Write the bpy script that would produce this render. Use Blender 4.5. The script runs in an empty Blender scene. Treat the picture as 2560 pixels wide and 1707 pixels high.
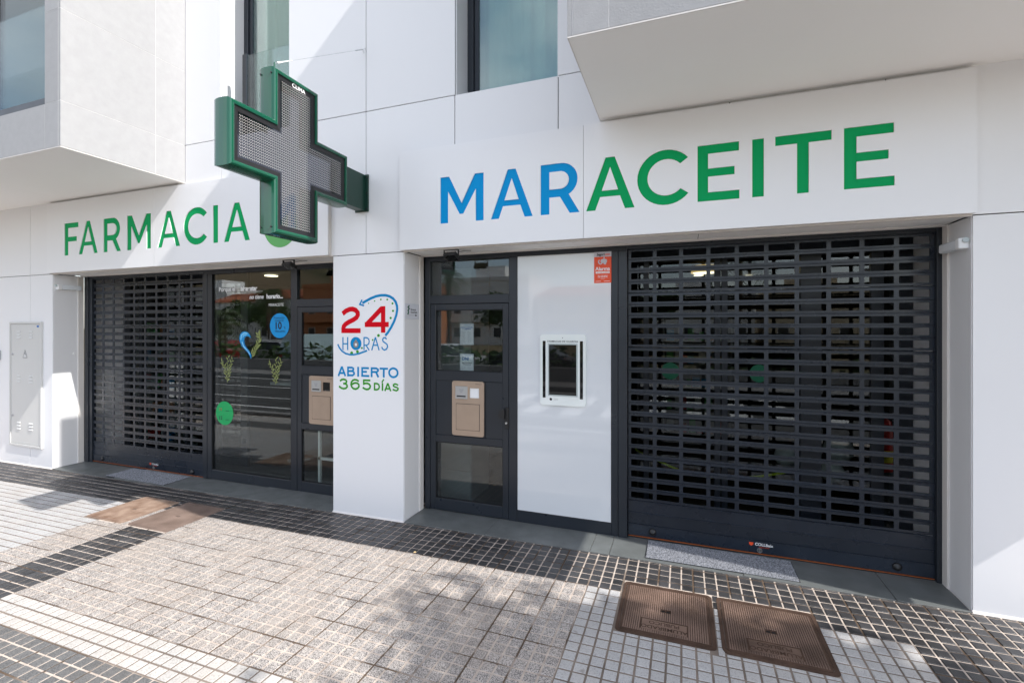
import bpy, math, random
from mathutils import Vector
random.seed(7)
R = math.radians
SC = bpy.context.scene
COL = SC.collection

# ------------------------------------------------------------------ camera
cam_data = bpy.data.cameras.new('camera')
cam = bpy.data.objects.new('camera', cam_data)
COL.objects.link(cam)
YAW = math.atan(425 / 1176)
cam.location = (0, -3.78, 1.8)
cam.rotation_euler = (R(90), 0, YAW)
cam_data.sensor_width = 36
cam_data.lens = 1176 / 2560 * 36
cam_data.shift_y = -33.5 / 2560
cam_data.clip_start = 0.05
cam_data.clip_end = 3000
SC.camera = cam

# ------------------------------------------------------------------ sun, sky, exposure
SUN = Vector((1.10, -0.185, 1.0)).normalized()          # towards the sun
EL = math.asin(SUN.z)
AZ = math.atan2(SUN.x, SUN.y)
world = bpy.data.worlds.new('World')
SC.world = world
world.use_nodes = True
wn = world.node_tree
wn.nodes.clear()
sky = wn.nodes.new('ShaderNodeTexSky')
sky.sky_type = 'NISHITA'
sky.sun_disc = False
sky.sun_elevation = EL
sky.sun_rotation = AZ
sky.air_density = 1.0
sky.dust_density = 1.0
sky.ozone_density = 1.0
# thin broken cloud, as the upper windows mirror it
wtc = wn.nodes.new('ShaderNodeTexCoord')
wmap = wn.nodes.new('ShaderNodeMapping')
wmap.inputs['Scale'].default_value = (1.0, 1.0, 2.6)
wnoi = wn.nodes.new('ShaderNodeTexNoise')
wnoi.inputs['Scale'].default_value = 2.2
wnoi.inputs['Detail'].default_value = 6
wramp = wn.nodes.new('ShaderNodeValToRGB')
wramp.color_ramp.elements[0].position = 0.40
wramp.color_ramp.elements[0].color = (0.10, 0.10, 0.10, 1)
wramp.color_ramp.elements[1].position = 0.72
wramp.color_ramp.elements[1].color = (0.65, 0.65, 0.65, 1)
wmix = wn.nodes.new('ShaderNodeMix')
wmix.data_type = 'RGBA'
wmix.inputs[7].default_value = (9.8, 9.4, 9.0, 1)
wbg = wn.nodes.new('ShaderNodeBackground')
wbg.inputs['Strength'].default_value = 0.15
wout = wn.nodes.new('ShaderNodeOutputWorld')
wn.links.new(wtc.outputs['Generated'], wmap.inputs['Vector'])
wn.links.new(wmap.outputs['Vector'], wnoi.inputs['Vector'])
wn.links.new(wnoi.outputs['Fac'], wramp.inputs['Fac'])
wn.links.new(wramp.outputs['Color'], wmix.inputs[0])
wn.links.new(sky.outputs['Color'], wmix.inputs[6])
wn.links.new(wmix.outputs[2], wbg.inputs['Color'])
wn.links.new(wbg.outputs['Background'], wout.inputs['Surface'])

sd = bpy.data.lights.new('sun', 'SUN')
sd.energy = 3.2
sd.angle = R(0.55)
sd.color = (1.0, 0.965, 0.92)
sun = bpy.data.objects.new('sun', sd)
COL.objects.link(sun)
sun.location = (12, -4, 14)
sun.rotation_euler = SUN.to_track_quat('Z', 'Y').to_euler()

SC.view_settings.view_transform = 'Standard'
SC.view_settings.look = 'None'
SC.view_settings.gamma = 1
SC.view_settings.exposure = 1.04
SC.view_settings.use_curve_mapping = False
SC.render.engine = 'CYCLES'
SC.cycles.max_bounces = 10
SC.cycles.diffuse_bounces = 5
SC.cycles.transparent_max_bounces = 12
SC.cycles.caustics_reflective = False
SC.cycles.caustics_refractive = False
SC.cycles.sample_clamp_indirect = 6
SC.cycles.use_denoising = True

# ------------------------------------------------------------------ materials
M = {}


def mat(name, col, rough=0.5, spec=0.5, metal=0.0, var=0.0, vscale=3.0, vcol=None, bump=0.0, bscale=60.0,
        coat=0.0, emit=None, estr=0.0, island=0.0, detail=4.0, rvar=0.0):
    m = bpy.data.materials.new(name)
    m.use_nodes = True
    nt = m.node_tree
    b = nt.nodes['Principled BSDF']
    b.inputs['Base Color'].default_value = (*col, 1)
    b.inputs['Roughness'].default_value = rough
    b.inputs['Specular IOR Level'].default_value = spec
    b.inputs['Metallic'].default_value = metal
    b.inputs['Coat Weight'].default_value = coat
    b.inputs['Coat Roughness'].default_value = 0.03
    if emit:
        b.inputs['Emission Color'].default_value = (*emit, 1)
        b.inputs['Emission Strength'].default_value = estr
    geo = None
    cur = None
    if var or bump or island or rvar:
        geo = nt.nodes.new('ShaderNodeNewGeometry')
    if var:
        n = nt.nodes.new('ShaderNodeTexNoise')
        n.inputs['Scale'].default_value = vscale
        n.inputs['Detail'].default_value = detail
        nt.links.new(geo.outputs['Position'], n.inputs['Vector'])
        r = nt.nodes.new('ShaderNodeMapRange')
        r.inputs[1].default_value = 0.3
        r.inputs[2].default_value = 0.7
        nt.links.new(n.outputs['Fac'], r.inputs[0])
        mx = nt.nodes.new('ShaderNodeMix')
        mx.data_type = 'RGBA'
        c2 = vcol or tuple(c * (1 - var) for c in col)
        mx.inputs[6].default_value = (*col, 1)
        mx.inputs[7].default_value = (*c2, 1)
        nt.links.new(r.outputs[0], mx.inputs[0])
        cur = mx.outputs[2]
    if island:
        mr = nt.nodes.new('ShaderNodeMapRange')
        mr.inputs[3].default_value = 1 - island
        mr.inputs[4].default_value = 1 + island
        oi = nt.nodes.new('ShaderNodeObjectInfo')
        ad = nt.nodes.new('ShaderNodeMath')
        ad.operation = 'ADD'
        fr = nt.nodes.new('ShaderNodeMath')
        fr.operation = 'FRACT'
        nt.links.new(geo.outputs['Random Per Island'], ad.inputs[0])
        nt.links.new(oi.outputs['Random'], ad.inputs[1])
        nt.links.new(ad.outputs[0], fr.inputs[0])
        nt.links.new(fr.outputs[0], mr.inputs[0])
        mu = nt.nodes.new('ShaderNodeVectorMath')
        mu.operation = 'SCALE'
        if cur:
            nt.links.new(cur, mu.inputs[0])
        else:
            mu.inputs[0].default_value = col
        nt.links.new(mr.outputs[0], mu.inputs['Scale'])
        cur = mu.outputs[0]
    if cur:
        nt.links.new(cur, b.inputs['Base Color'])
    if rvar:
        n = nt.nodes.new('ShaderNodeTexNoise')
        n.inputs['Scale'].default_value = 5
        n.inputs['Detail'].default_value = 5
        nt.links.new(geo.outputs['Position'], n.inputs['Vector'])
        r = nt.nodes.new('ShaderNodeMapRange')
        r.inputs[1].default_value = 0.3
        r.inputs[2].default_value = 0.7
        r.inputs[3].default_value = max(0.02, rough - rvar)
        r.inputs[4].default_value = rough + rvar
        nt.links.new(n.outputs['Fac'], r.inputs[0])
        nt.links.new(r.outputs[0], b.inputs['Roughness'])
    if bump:
        n = nt.nodes.new('ShaderNodeTexNoise')
        n.inputs['Scale'].default_value = bscale
        n.inputs['Detail'].default_value = 5
        nt.links.new(geo.outputs['Position'], n.inputs['Vector'])
        bp = nt.nodes.new('ShaderNodeBump')
        bp.inputs['Strength'].default_value = bump
        bp.inputs['Distance'].default_value = 0.01
        nt.links.new(n.outputs['Fac'], bp.inputs['Height'])
        nt.links.new(bp.outputs['Normal'], b.inputs['Normal'])
    M[name] = m
    return m


def glass(name, tint=(0.86, 0.9, 0.88), gain=1.5, base=0.02, rough=0.0):
    m = bpy.data.materials.new(name)
    m.use_nodes = True
    nt = m.node_tree
    nt.nodes.clear()
    out = nt.nodes.new('ShaderNodeOutputMaterial')
    mix = nt.nodes.new('ShaderNodeMixShader')
    tr = nt.nodes.new('ShaderNodeBsdfTransparent')
    tr.inputs['Color'].default_value = (*tint, 1)
    gl = nt.nodes.new('ShaderNodeBsdfGlossy')
    gl.inputs['Roughness'].default_value = rough
    gl.inputs['Color'].default_value = (0.95, 0.97, 1, 1)
    fr = nt.nodes.new('ShaderNodeFresnel')
    geo = nt.nodes.new('ShaderNodeNewGeometry')
    ior = nt.nodes.new('ShaderNodeMapRange')            # same reflectance entering and leaving the sheet
    ior.inputs[3].default_value = 1.5
    ior.inputs[4].default_value = 1 / 1.5
    nt.links.new(geo.outputs['Backfacing'], ior.inputs[0])
    nt.links.new(ior.outputs[0], fr.inputs['IOR'])
    ma = nt.nodes.new('ShaderNodeMath')
    ma.operation = 'MULTIPLY_ADD'
    ma.use_clamp = True
    ma.inputs[1].default_value = gain
    ma.inputs[2].default_value = base
    nt.links.new(fr.outputs[0], ma.inputs[0])
    nt.links.new(ma.outputs[0], mix.inputs[0])
    nt.links.new(tr.outputs[0], mix.inputs[1])
    nt.links.new(gl.outputs[0], mix.inputs[2])
    nt.links.new(mix.outputs[0], out.inputs['Surface'])
    M[name] = m


def speckle(name, light, dark, thr, scale, rough, island, warm=0.0, spec=0.3):
    """terrazzo-like chippings, light and dark, on each paving block"""
    m = mat(name, light, rough, spec, island=island, var=0.001, bump=0.25, bscale=240)
    nt = m.node_tree
    b = nt.nodes['Principled BSDF']
    geo = nt.nodes.new('ShaderNodeNewGeometry')
    v = nt.nodes.new('ShaderNodeTexVoronoi')
    v.inputs['Scale'].default_value = scale
    nt.links.new(geo.outputs['Position'], v.inputs['Vector'])
    sp = nt.nodes.new('ShaderNodeSeparateColor')
    nt.links.new(v.outputs['Color'], sp.inputs[0])
    rp = nt.nodes.new('ShaderNodeMapRange')
    rp.inputs[1].default_value = thr - 0.08
    rp.inputs[2].default_value = thr + 0.08
    nt.links.new(sp.outputs[0], rp.inputs[0])
    mx = nt.nodes.new('ShaderNodeMix')
    mx.data_type = 'RGBA'
    mx.inputs[6].default_value = (*dark, 1)
    mx.inputs[7].default_value = (*light, 1)
    nt.links.new(rp.outputs[0], mx.inputs[0])
    # broad dirt patches
    n = nt.nodes.new('ShaderNodeTexNoise')
    n.inputs['Scale'].default_value = 2.3
    n.inputs['Detail'].default_value = 6
    nt.links.new(geo.outputs['Position'], n.inputs['Vector'])
    rr = nt.nodes.new('ShaderNodeMapRange')
    rr.inputs[1].default_value = 0.45
    rr.inputs[2].default_value = 0.75
    rr.inputs[4].default_value = 0.45
    nt.links.new(n.outputs['Fac'], rr.inputs[0])
    dm = nt.nodes.new('ShaderNodeMix')
    dm.data_type = 'RGBA'
    avg = [(a * (1 - thr) + c * thr) for a, c in zip(light, dark)]
    dm.inputs[7].default_value = (avg[0] * 1.02, avg[1] * 0.93, avg[2] * 0.84, 1)
    nt.links.new(rr.outputs[0], dm.inputs[0])
    nt.links.new(mx.outputs[2], dm.inputs[6])
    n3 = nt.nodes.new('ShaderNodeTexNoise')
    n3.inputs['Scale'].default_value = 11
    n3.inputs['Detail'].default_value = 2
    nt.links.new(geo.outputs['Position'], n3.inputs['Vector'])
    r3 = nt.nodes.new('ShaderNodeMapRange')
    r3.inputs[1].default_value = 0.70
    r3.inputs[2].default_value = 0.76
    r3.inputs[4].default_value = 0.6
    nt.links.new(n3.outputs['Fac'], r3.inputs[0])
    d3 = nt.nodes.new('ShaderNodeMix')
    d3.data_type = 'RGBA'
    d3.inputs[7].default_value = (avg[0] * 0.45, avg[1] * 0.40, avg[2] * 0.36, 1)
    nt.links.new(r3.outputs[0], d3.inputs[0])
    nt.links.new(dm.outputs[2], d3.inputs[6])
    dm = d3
    for l in list(nt.links):
        if l.to_node.type == 'VECT_MATH' and l.to_socket == l.to_node.inputs[0]:
            tgt = l.to_node.inputs[0]
            nt.links.remove(l)
            nt.links.new(dm.outputs[2], tgt)
            break
    return m


mat('panel_white', (0.80, 0.80, 0.81), 0.36, 0.5, island=0.022)
mat('sign_white', (0.82, 0.82, 0.83), 0.30, 0.5)
mat('joint_dark', (0.05, 0.05, 0.05), 0.9, 0.1)
mat('stone', (0.365, 0.365, 0.37), 0.6, 0.3, var=0.07, vscale=14, detail=10, bump=0.12, bscale=90, island=0.03)
mat('mortar_pale', (0.74, 0.72, 0.70), 0.8, 0.2)
mat('soffit', (0.92, 0.91, 0.89), 0.7, 0.2, var=0.03, vscale=1.0)
mat('trim', (0.70, 0.67, 0.64), 0.5, 0.4)
mat('anthracite', (0.017, 0.022, 0.030), 0.33, 0.5, var=0.15, vscale=2.5, rvar=0.06)
mat('anthracite_slat', (0.015, 0.021, 0.032), 0.29, 0.5, island=0.16, var=0.2, vscale=3, rvar=0.08)
mat('black', (0.012, 0.012, 0.013), 0.4, 0.5)
mat('rubber', (0.015, 0.015, 0.016), 0.7, 0.3)
glass('glass', gain=0.85, base=0.015)
glass('glass_door', tint=(0.8, 0.84, 0.83), gain=1.0, base=0.015)
glass('glass_inner', tint=(0.7, 0.74, 0.73), gain=0.85, base=0.01)
glass('glass_upper', tint=(0.72, 0.84, 0.80), gain=1.6, base=0.06)
glass('glass_bay', tint=(0.72, 0.80, 0.80), gain=0.55, base=0.01)
glass('glass_rail', tint=(0.80, 0.87, 0.86), gain=1.0, base=0.02)
glass('led_sheet', tint=(0.34, 0.35, 0.39), gain=1.0, base=0.01, rough=0.02)
mat('white_glass', (0.70, 0.72, 0.74), 0.05, 0.6, coat=0.5)
mat('slab', (0.135, 0.145, 0.143), 0.42, 0.45, var=0.25, vscale=5, detail=8, bump=0.08, bscale=40, rvar=0.1)
mat('basalt', (0.055, 0.054, 0.056), 0.40, 0.5, var=0.45, vscale=6, bump=0.35, bscale=180, island=0.28, rvar=0.08)
speckle('terrazzo', (0.46, 0.42, 0.385), (0.135, 0.125, 0.12), 0.46, 300, 0.62, 0.07)
speckle('white_block', (0.42, 0.415, 0.41), (0.29, 0.285, 0.28), 0.20, 260, 0.55, 0.05)
speckle('white_rough', (0.47, 0.45, 0.425), (0.35, 0.33, 0.305), 0.22, 180, 0.65, 0.06)
speckle('grey_block', (0.15, 0.148, 0.145), (0.09, 0.09, 0.09), 0.40, 260, 0.65, 0.10)
mat('rust_dark', (0.085, 0.052, 0.037), 0.8, 0.2, var=0.4, vscale=8)
mat('rust', (0.25, 0.165, 0.125), 0.55, 0.4, var=0.5, vscale=3.2, vcol=(0.075, 0.048, 0.035), detail=8, bump=0.3, bscale=90)
mat('rust_pale', (0.34, 0.25, 0.19), 0.7, 0.3, var=0.5, vscale=9, vcol=(0.18, 0.11, 0.075), detail=8, bump=0.3, bscale=90)
mat('rust_grey', (0.135, 0.095, 0.075), 0.66, 0.35, var=0.4, vscale=6, vcol=(0.22, 0.16, 0.13), detail=8, bump=0.3, bscale=90)
mat('mat_fibre', (0.42, 0.43, 0.46), 0.95, 0.1, var=0.6, vcol=(0.06, 0.065, 0.08), vscale=120, bump=0.8, bscale=260)
mat('sign_green', (0.0, 0.345, 0.105), 0.5, 0.12)
mat('sign_blue', (0.0, 0.285, 0.64), 0.5, 0.12)
mat('logo_green', (0.10, 0.40, 0.10), 0.35, 0.5)
mat('cross_green', (0.002, 0.082, 0.042), 0.24, 0.5, coat=0.3)
mat('bracket_green', (0.004, 0.036, 0.024), 0.35, 0.5)
mat('led_dot', (0.64, 0.64, 0.62), 0.4, 0.4)
mat('decal_red', (0.62, 0.0, 0.010), 0.5, 0.12)
mat('decal_blue', (0.0, 0.23, 0.52), 0.5, 0.12)
mat('decal_green', (0.040, 0.30, 0.018), 0.5, 0.12)
mat('drop_grey', (0.24, 0.24, 0.22), 0.4, 0.4)
mat('white_paint', (0.82, 0.82, 0.82), 0.45, 0.4)
mat('print_black', (0.02, 0.02, 0.025), 0.5, 0.3)
mat('print_grey', (0.38, 0.38, 0.40), 0.5, 0.3)
mat('paper', (0.68, 0.70, 0.75), 0.6, 0.3)
mat('alarm_orange', (0.80, 0.085, 0.025), 0.4, 0.4)
mat('alarm_grey', (0.55, 0.54, 0.60), 0.4, 0.4)
mat('tablet_white', (0.80, 0.84, 0.82), 0.12, 0.5, coat=0.4)
mat('tablet_grey', (0.42, 0.47, 0.46), 0.3, 0.5)
mat('screen_black', (0.006, 0.006, 0.006), 0.03, 0.6)
mat('bronze', (0.47, 0.355, 0.27), 0.36, 0.5, metal=0.45, var=0.12, vscale=6)
mat('steel', (0.55, 0.56, 0.57), 0.3, 0.5, metal=0.8)
mat('cabinet', (0.60, 0.60, 0.585), 0.42, 0.5, var=0.03, vscale=2)
mat('orange_seal', (0.30, 0.075, 0.018), 0.6, 0.3)
mat('tube_white', (0.78, 0.82, 0.86), 0.25, 0.5)
mat('sticker_blue', (0.0, 0.27, 0.62), 0.35, 0.4)
mat('sticker_green', (0.0, 0.36, 0.10), 0.35, 0.4)
mat('sticker_ink', (0.01, 0.02, 0.04), 0.4, 0.3)
mat('leaf_print', (0.26, 0.30, 0.10), 0.5, 0.3)
mat('wave_pale', (0.30, 0.68, 0.85), 0.4, 0.4)
mat('wave_deep', (0.0, 0.13, 0.45), 0.4, 0.4)
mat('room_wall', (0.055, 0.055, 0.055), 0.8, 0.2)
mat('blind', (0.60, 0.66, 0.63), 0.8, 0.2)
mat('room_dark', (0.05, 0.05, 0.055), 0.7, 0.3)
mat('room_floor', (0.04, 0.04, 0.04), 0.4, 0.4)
mat('cupboard', (0.20, 0.21, 0.21), 0.5, 0.3)
mat('balloon_white', (0.72, 0.70, 0.68), 0.25, 0.5)
mat('balloon_gold', (0.62, 0.36, 0.06), 0.18, 0.5, metal=0.8)
mat('red_paint', (0.50, 0.012, 0.010), 0.3, 0.5)
mat('yellow', (0.75, 0.60, 0.03), 0.5, 0.3)
mat('lime', (0.50, 0.62, 0.02), 0.6, 0.3)
mat('entry_green', (0.0, 0.13, 0.06), 0.4, 0.4)
mat('lamp_glow', (0.9, 0.9, 0.85), 0.4, 0.4, emit=(1.0, 0.86, 0.62), estr=1.6)
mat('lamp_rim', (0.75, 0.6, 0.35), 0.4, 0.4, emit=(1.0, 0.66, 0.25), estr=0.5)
mat('asphalt', (0.095, 0.093, 0.090), 0.85, 0.25, var=0.25, vscale=2, bump=0.3, bscale=120)
mat('road_paint', (0.72, 0.72, 0.70), 0.7, 0.2)
mat('kerb_stone', (0.38, 0.37, 0.36), 0.8, 0.2, var=0.2, vscale=3)
mat('earth', (0.20, 0.15, 0.095), 0.95, 0.1, var=0.4, vscale=0.4, vcol=(0.10, 0.095, 0.045))
mat('hill', (0.16, 0.12, 0.075), 0.95, 0.1, var=0.5, vscale=0.03, vcol=(0.06, 0.06, 0.03), detail=8)
mat('concrete', (0.30, 0.29, 0.28), 0.9, 0.2, var=0.2, vscale=1.5)
mat('render_white', (0.72, 0.71, 0.69), 0.85, 0.2)
mat('render_orange', (0.55, 0.23, 0.11), 0.85, 0.2)
mat('render_cream', (0.58, 0.48, 0.34), 0.85, 0.2)
mat('roof_tile', (0.36, 0.12, 0.06), 0.85, 0.2)
mat('pane_dark', (0.02, 0.024, 0.03), 0.08, 0.6)
mat('bark', (0.14, 0.10, 0.07), 0.9, 0.2, var=0.4, vscale=8)
mat('leaf', (0.055, 0.10, 0.028), 0.6, 0.3, island=0.35)
mat('frond', (0.060, 0.085, 0.028), 0.6, 0.3, island=0.3)
mat('tyre', (0.015, 0.015, 0.015), 0.8, 0.2)
for nm, c in (('car_red', (0.30, 0.02, 0.02)), ('car_silver', (0.45, 0.46, 0.48)), ('car_white', (0.75, 0.75, 0.75)),
              ('car_pale', (0.42, 0.55, 0.58)), ('car_dark', (0.03, 0.035, 0.045))):
    mat(nm, c, 0.25, 0.6, coat=0.6)


def mortar():
    """pale mortar bed, browned along the joints between whole tiles"""
    m = mat('mortar', (0.54, 0.46, 0.395), 0.9, 0.15)
    nt = m.node_tree
    b = nt.nodes['Principled BSDF']
    geo = nt.nodes.new('ShaderNodeNewGeometry')
    sp = nt.nodes.new('ShaderNodeSeparateXYZ')
    nt.links.new(geo.outputs['Position'], sp.inputs[0])

    def near(sock, off):
        a = nt.nodes.new('ShaderNodeMath'); a.operation = 'ADD'; a.inputs[1].default_value = off
        nt.links.new(sock, a.inputs[0])
        d = nt.nodes.new('ShaderNodeMath'); d.operation = 'PINGPONG'; d.inputs[1].default_value = 0.116
        nt.links.new(a.outputs[0], d.inputs[0])
        r = nt.nodes.new('ShaderNodeMapRange'); r.inputs[1].default_value = 0.005; r.inputs[2].default_value = 0.012
        r.inputs[3].default_value = 1; r.inputs[4].default_value = 0
        nt.links.new(d.outputs[0], r.inputs[0])
        return r.outputs[0]
    nx = near(sp.outputs['X'], 0.622 + 0.232 * 100)
    ny = near(sp.outputs['Y'], 0.503 + 0.232 * 100)
    mxm = nt.nodes.new('ShaderNodeMath'); mxm.operation = 'MAXIMUM'
    nt.links.new(nx, mxm.inputs[0]); nt.links.new(ny, mxm.inputs[1])
    n = nt.nodes.new('ShaderNodeTexNoise'); n.inputs['Scale'].default_value = 2.6; n.inputs['Detail'].default_value = 5
    nt.links.new(geo.outputs['Position'], n.inputs['Vector'])
    r = nt.nodes.new('ShaderNodeMapRange'); r.inputs[1].default_value = 0.40; r.inputs[2].default_value = 0.52
    nt.links.new(n.outputs['Fac'], r.inputs[0])
    mul = nt.nodes.new('ShaderNodeMath'); mul.operation = 'MULTIPLY'
    nt.links.new(mxm.outputs[0], mul.inputs[0]); nt.links.new(r.outputs[0], mul.inputs[1])
    mx = nt.nodes.new('ShaderNodeMix'); mx.data_type = 'RGBA'
    mx.inputs[6].default_value = (0.54, 0.46, 0.395, 1)
    mx.inputs[7].default_value = (0.12, 0.085, 0.06, 1)
    nt.links.new(mul.outputs[0], mx.inputs[0])
    n2 = nt.nodes.new('ShaderNodeTexNoise'); n2.inputs['Scale'].default_value = 14; n2.inputs['Detail'].default_value = 6
    nt.links.new(geo.outputs['Position'], n2.inputs['Vector'])
    r2 = nt.nodes.new('ShaderNodeMapRange'); r2.inputs[1].default_value = 0.3; r2.inputs[2].default_value = 0.75
    r2.inputs[3].default_value = 1.06; r2.inputs[4].default_value = 0.66
    nt.links.new(n2.outputs['Fac'], r2.inputs[0])
    sc = nt.nodes.new('ShaderNodeVectorMath'); sc.operation = 'SCALE'
    nt.links.new(mx.outputs[2], sc.inputs[0]); nt.links.new(r2.outputs[0], sc.inputs['Scale'])
    nt.links.new(sc.outputs[0], b.inputs['Base Color'])


mortar()
mat('mortar_brown', (0.25, 0.205, 0.17), 0.9, 0.15, var=0.5, vscale=5, detail=6)


# ------------------------------------------------------------------ mesh helpers
def link(name, me, m=None, parent=None, loc=None, rot=None):
    o = bpy.data.objects.new(name, me)
    COL.objects.link(o)
    if m is not None and me is not None and not me.materials:
        me.materials.append(M[m])
    if parent:
        o.parent = parent
    if loc:
        o.location = loc
    if rot:
        o.rotation_euler = rot
    return o


def tag(o, label=None, cat=None, group=None, kind=None):
    if label: o['label'] = label
    if cat: o['category'] = cat
    if group: o['group'] = group
    if kind: o['kind'] = kind
    return o


def thing(name, label, cat, loc=(0, 0, 0), rz=0, group=None):
    o = bpy.data.objects.new(name, None)
    COL.objects.link(o)
    o.empty_display_size = 0.1
    o.location = loc
    o.rotation_euler = (0, 0, rz)
    return tag(o, label, cat, group)


class MB:
    def __init__(s):
        s.v = []
        s.f = []

    def box(s, x0, x1, y0, y1, z0, z1):
        if x0 > x1: x0, x1 = x1, x0
        if y0 > y1: y0, y1 = y1, y0
        if z0 > z1: z0, z1 = z1, z0
        n = len(s.v)
        s.v += [(x0, y0, z0), (x1, y0, z0), (x1, y1, z0), (x0, y1, z0), (x0, y0, z1), (x1, y0, z1), (x1, y1, z1), (x0, y1, z1)]
        s.f += [(n, n + 3, n + 2, n + 1), (n + 4, n + 5, n + 6, n + 7), (n, n + 1, n + 5, n + 4), (n + 1, n + 2, n + 6, n + 5),
                (n + 2, n + 3, n + 7, n + 6), (n + 3, n, n + 4, n + 7)]
        return s

    def poly(s, pts):
        n = len(s.v)
        s.v += [tuple(p) for p in pts]
        s.f.append(tuple(range(n, n + len(pts))))
        return s

    def rings(s, rings, closed=True, cap0=True, cap1=True):
        n = len(s.v)
        k = len(rings[0])
        for r in rings:
            s.v += [tuple(p) for p in r]
        for i in range(len(rings) - 1):
            for j in range(k if closed else k - 1):
                a = n + i * k + j
                b_ = n + i * k + (j + 1) % k
                s.f.append((a, b_, b_ + k, a + k))
        if cap0: s.f.append(tuple(range(n + k - 1, n - 1, -1)))
        if cap1: s.f.append(tuple(range(n + (len(rings) - 1) * k, n + len(rings) * k)))
        return s

    def tube(s, pts, r, seg=8, caps=True):
        """tube along a list of points; r a number or one radius per point"""
        pts = [Vector(p) for p in pts]
        rr = r if isinstance(r, (list, tuple)) else [r] * len(pts)
        rings = []
        up = Vector((0, 0, 1))
        for i, p in enumerate(pts):
            d = (pts[min(i + 1, len(pts) - 1)] - pts[max(i - 1, 0)]).normalized()
            u = d.cross(up)
            if u.length < 1e-4: u = d.cross(Vector((1, 0, 0)))
            u.normalize()
            w = u.cross(d)
            rings.append([p + (u * math.cos(2 * math.pi * j / seg) + w * math.sin(2 * math.pi * j / seg)) * rr[i] for j in range(seg)])
        return s.rings(rings, cap0=caps, cap1=caps)

    def lathe(s, prof, c=(0, 0, 0), seg=24, axis='z'):
        rings = []
        for r, h in prof:
            ring = []
            for j in range(seg):
                a = 2 * math.pi * j / seg
                p = (r * math.cos(a), r * math.sin(a), h)
                if axis == 'y': p = (p[0], p[2], p[1])
                if axis == 'x': p = (p[2], p[0], p[1])
                ring.append((c[0] + p[0], c[1] + p[1], c[2] + p[2]))
            rings.append(ring)
        return s.rings(rings)

    def mesh(s, name):
        me = bpy.data.meshes.new(name)
        me.from_pydata(s.v, [], s.f)
        me.update()
        return me

    def build(s, name, m, parent=None, smooth=False, bevel=0.0, loc=None, rot=None, fix=True):
        me = s.mesh(name)
        if fix:
            import bmesh
            bm = bmesh.new(); bm.from_mesh(me)
            bmesh.ops.recalc_face_normals(bm, faces=bm.faces)
            if bevel:
                bmesh.ops.bevel(bm, geom=list(bm.edges), offset=bevel, segments=1, affect='EDGES', clamp_overlap=True)
            bm.to_mesh(me); bm.free()
        if smooth:
            for p in me.polygons: p.use_smooth = True
        return link(name, me, m, parent, loc, rot)


def box(name, m, dims, parent=None, bevel=0.0, loc=None):
    return MB().box(*dims).build(name, m, parent, bevel=bevel, loc=loc)


def fill2d(loops, depth, y_front, axis='y'):
    """flat shape with holes (x, z loops) as a plate of that depth whose front lies at y = y_front (facing -y)"""
    cu = bpy.data.curves.new('outline', 'CURVE')
    cu.dimensions = '2D'
    cu.fill_mode = 'BOTH'
    cu.extrude = depth / 2
    for lp in loops:
        sp = cu.splines.new('POLY')
        sp.points.add(len(lp) - 1)
        for p, (x, z) in zip(sp.points, lp):
            p.co = (x, z, 0, 1)
        sp.use_cyclic_u = True
    o = bpy.data.objects.new('outline', cu)
    me = bpy.data.meshes.new_from_object(o)
    bpy.data.objects.remove(o)
    bpy.data.curves.remove(cu)
    for v in me.vertices:
        x, z, t = v.co
        v.co = (x, y_front + depth / 2 - t, z)
    me.update()
    return me


def text_mesh(body, size, align='CENTER', bold=0.0, shear=0.0, squeeze=1.0, spacing=1.0):
    cu = bpy.data.curves.new('lettering', 'FONT')
    cu.body = body
    cu.size = size
    cu.align_x = align
    cu.offset = bold
    cu.shear = shear
    cu.space_character = spacing
    o = bpy.data.objects.new('lettering', cu)
    me = bpy.data.meshes.new_from_object(o)
    bpy.data.objects.remove(o)
    bpy.data.curves.remove(cu)
    for v in me.vertices:
        v.co.x *= squeeze
    return me


def wall_text(name, body, x, y, z, size, m, parent, align='CENTER', **k):
    me = text_mesh(body, size, align, **k)
    for v in me.vertices:
        a, b_, _ = v.co
        v.co = (x + a, y, z + b_)
    me.update()
    return link(name, me, m, parent)


def disc_loop(cx, cz, rx, rz=None, n=40, a0=0, a1=360):
    rz = rz or rx
    full = abs(a1 - a0) >= 360
    k = n if full else n + 1
    return [(cx + rx * math.cos(R(a0 + (a1 - a0) * i / n)), cz + rz * math.sin(R(a0 + (a1 - a0) * i / n))) for i in range(k)]


def round_rect(x0, x1, z0, z1, r, n=4):
    out = []
    for cx, cz, a in ((x1 - r, z1 - r, 0), (x0 + r, z1 - r, 90), (x0 + r, z0 + r, 180), (x1 - r, z0 + r, 270)):
        for i in range(n + 1):
            t = R(a + 90 * i / n)
            out.append((cx + r * math.cos(t), cz + r * math.sin(t)))
    return out


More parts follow.
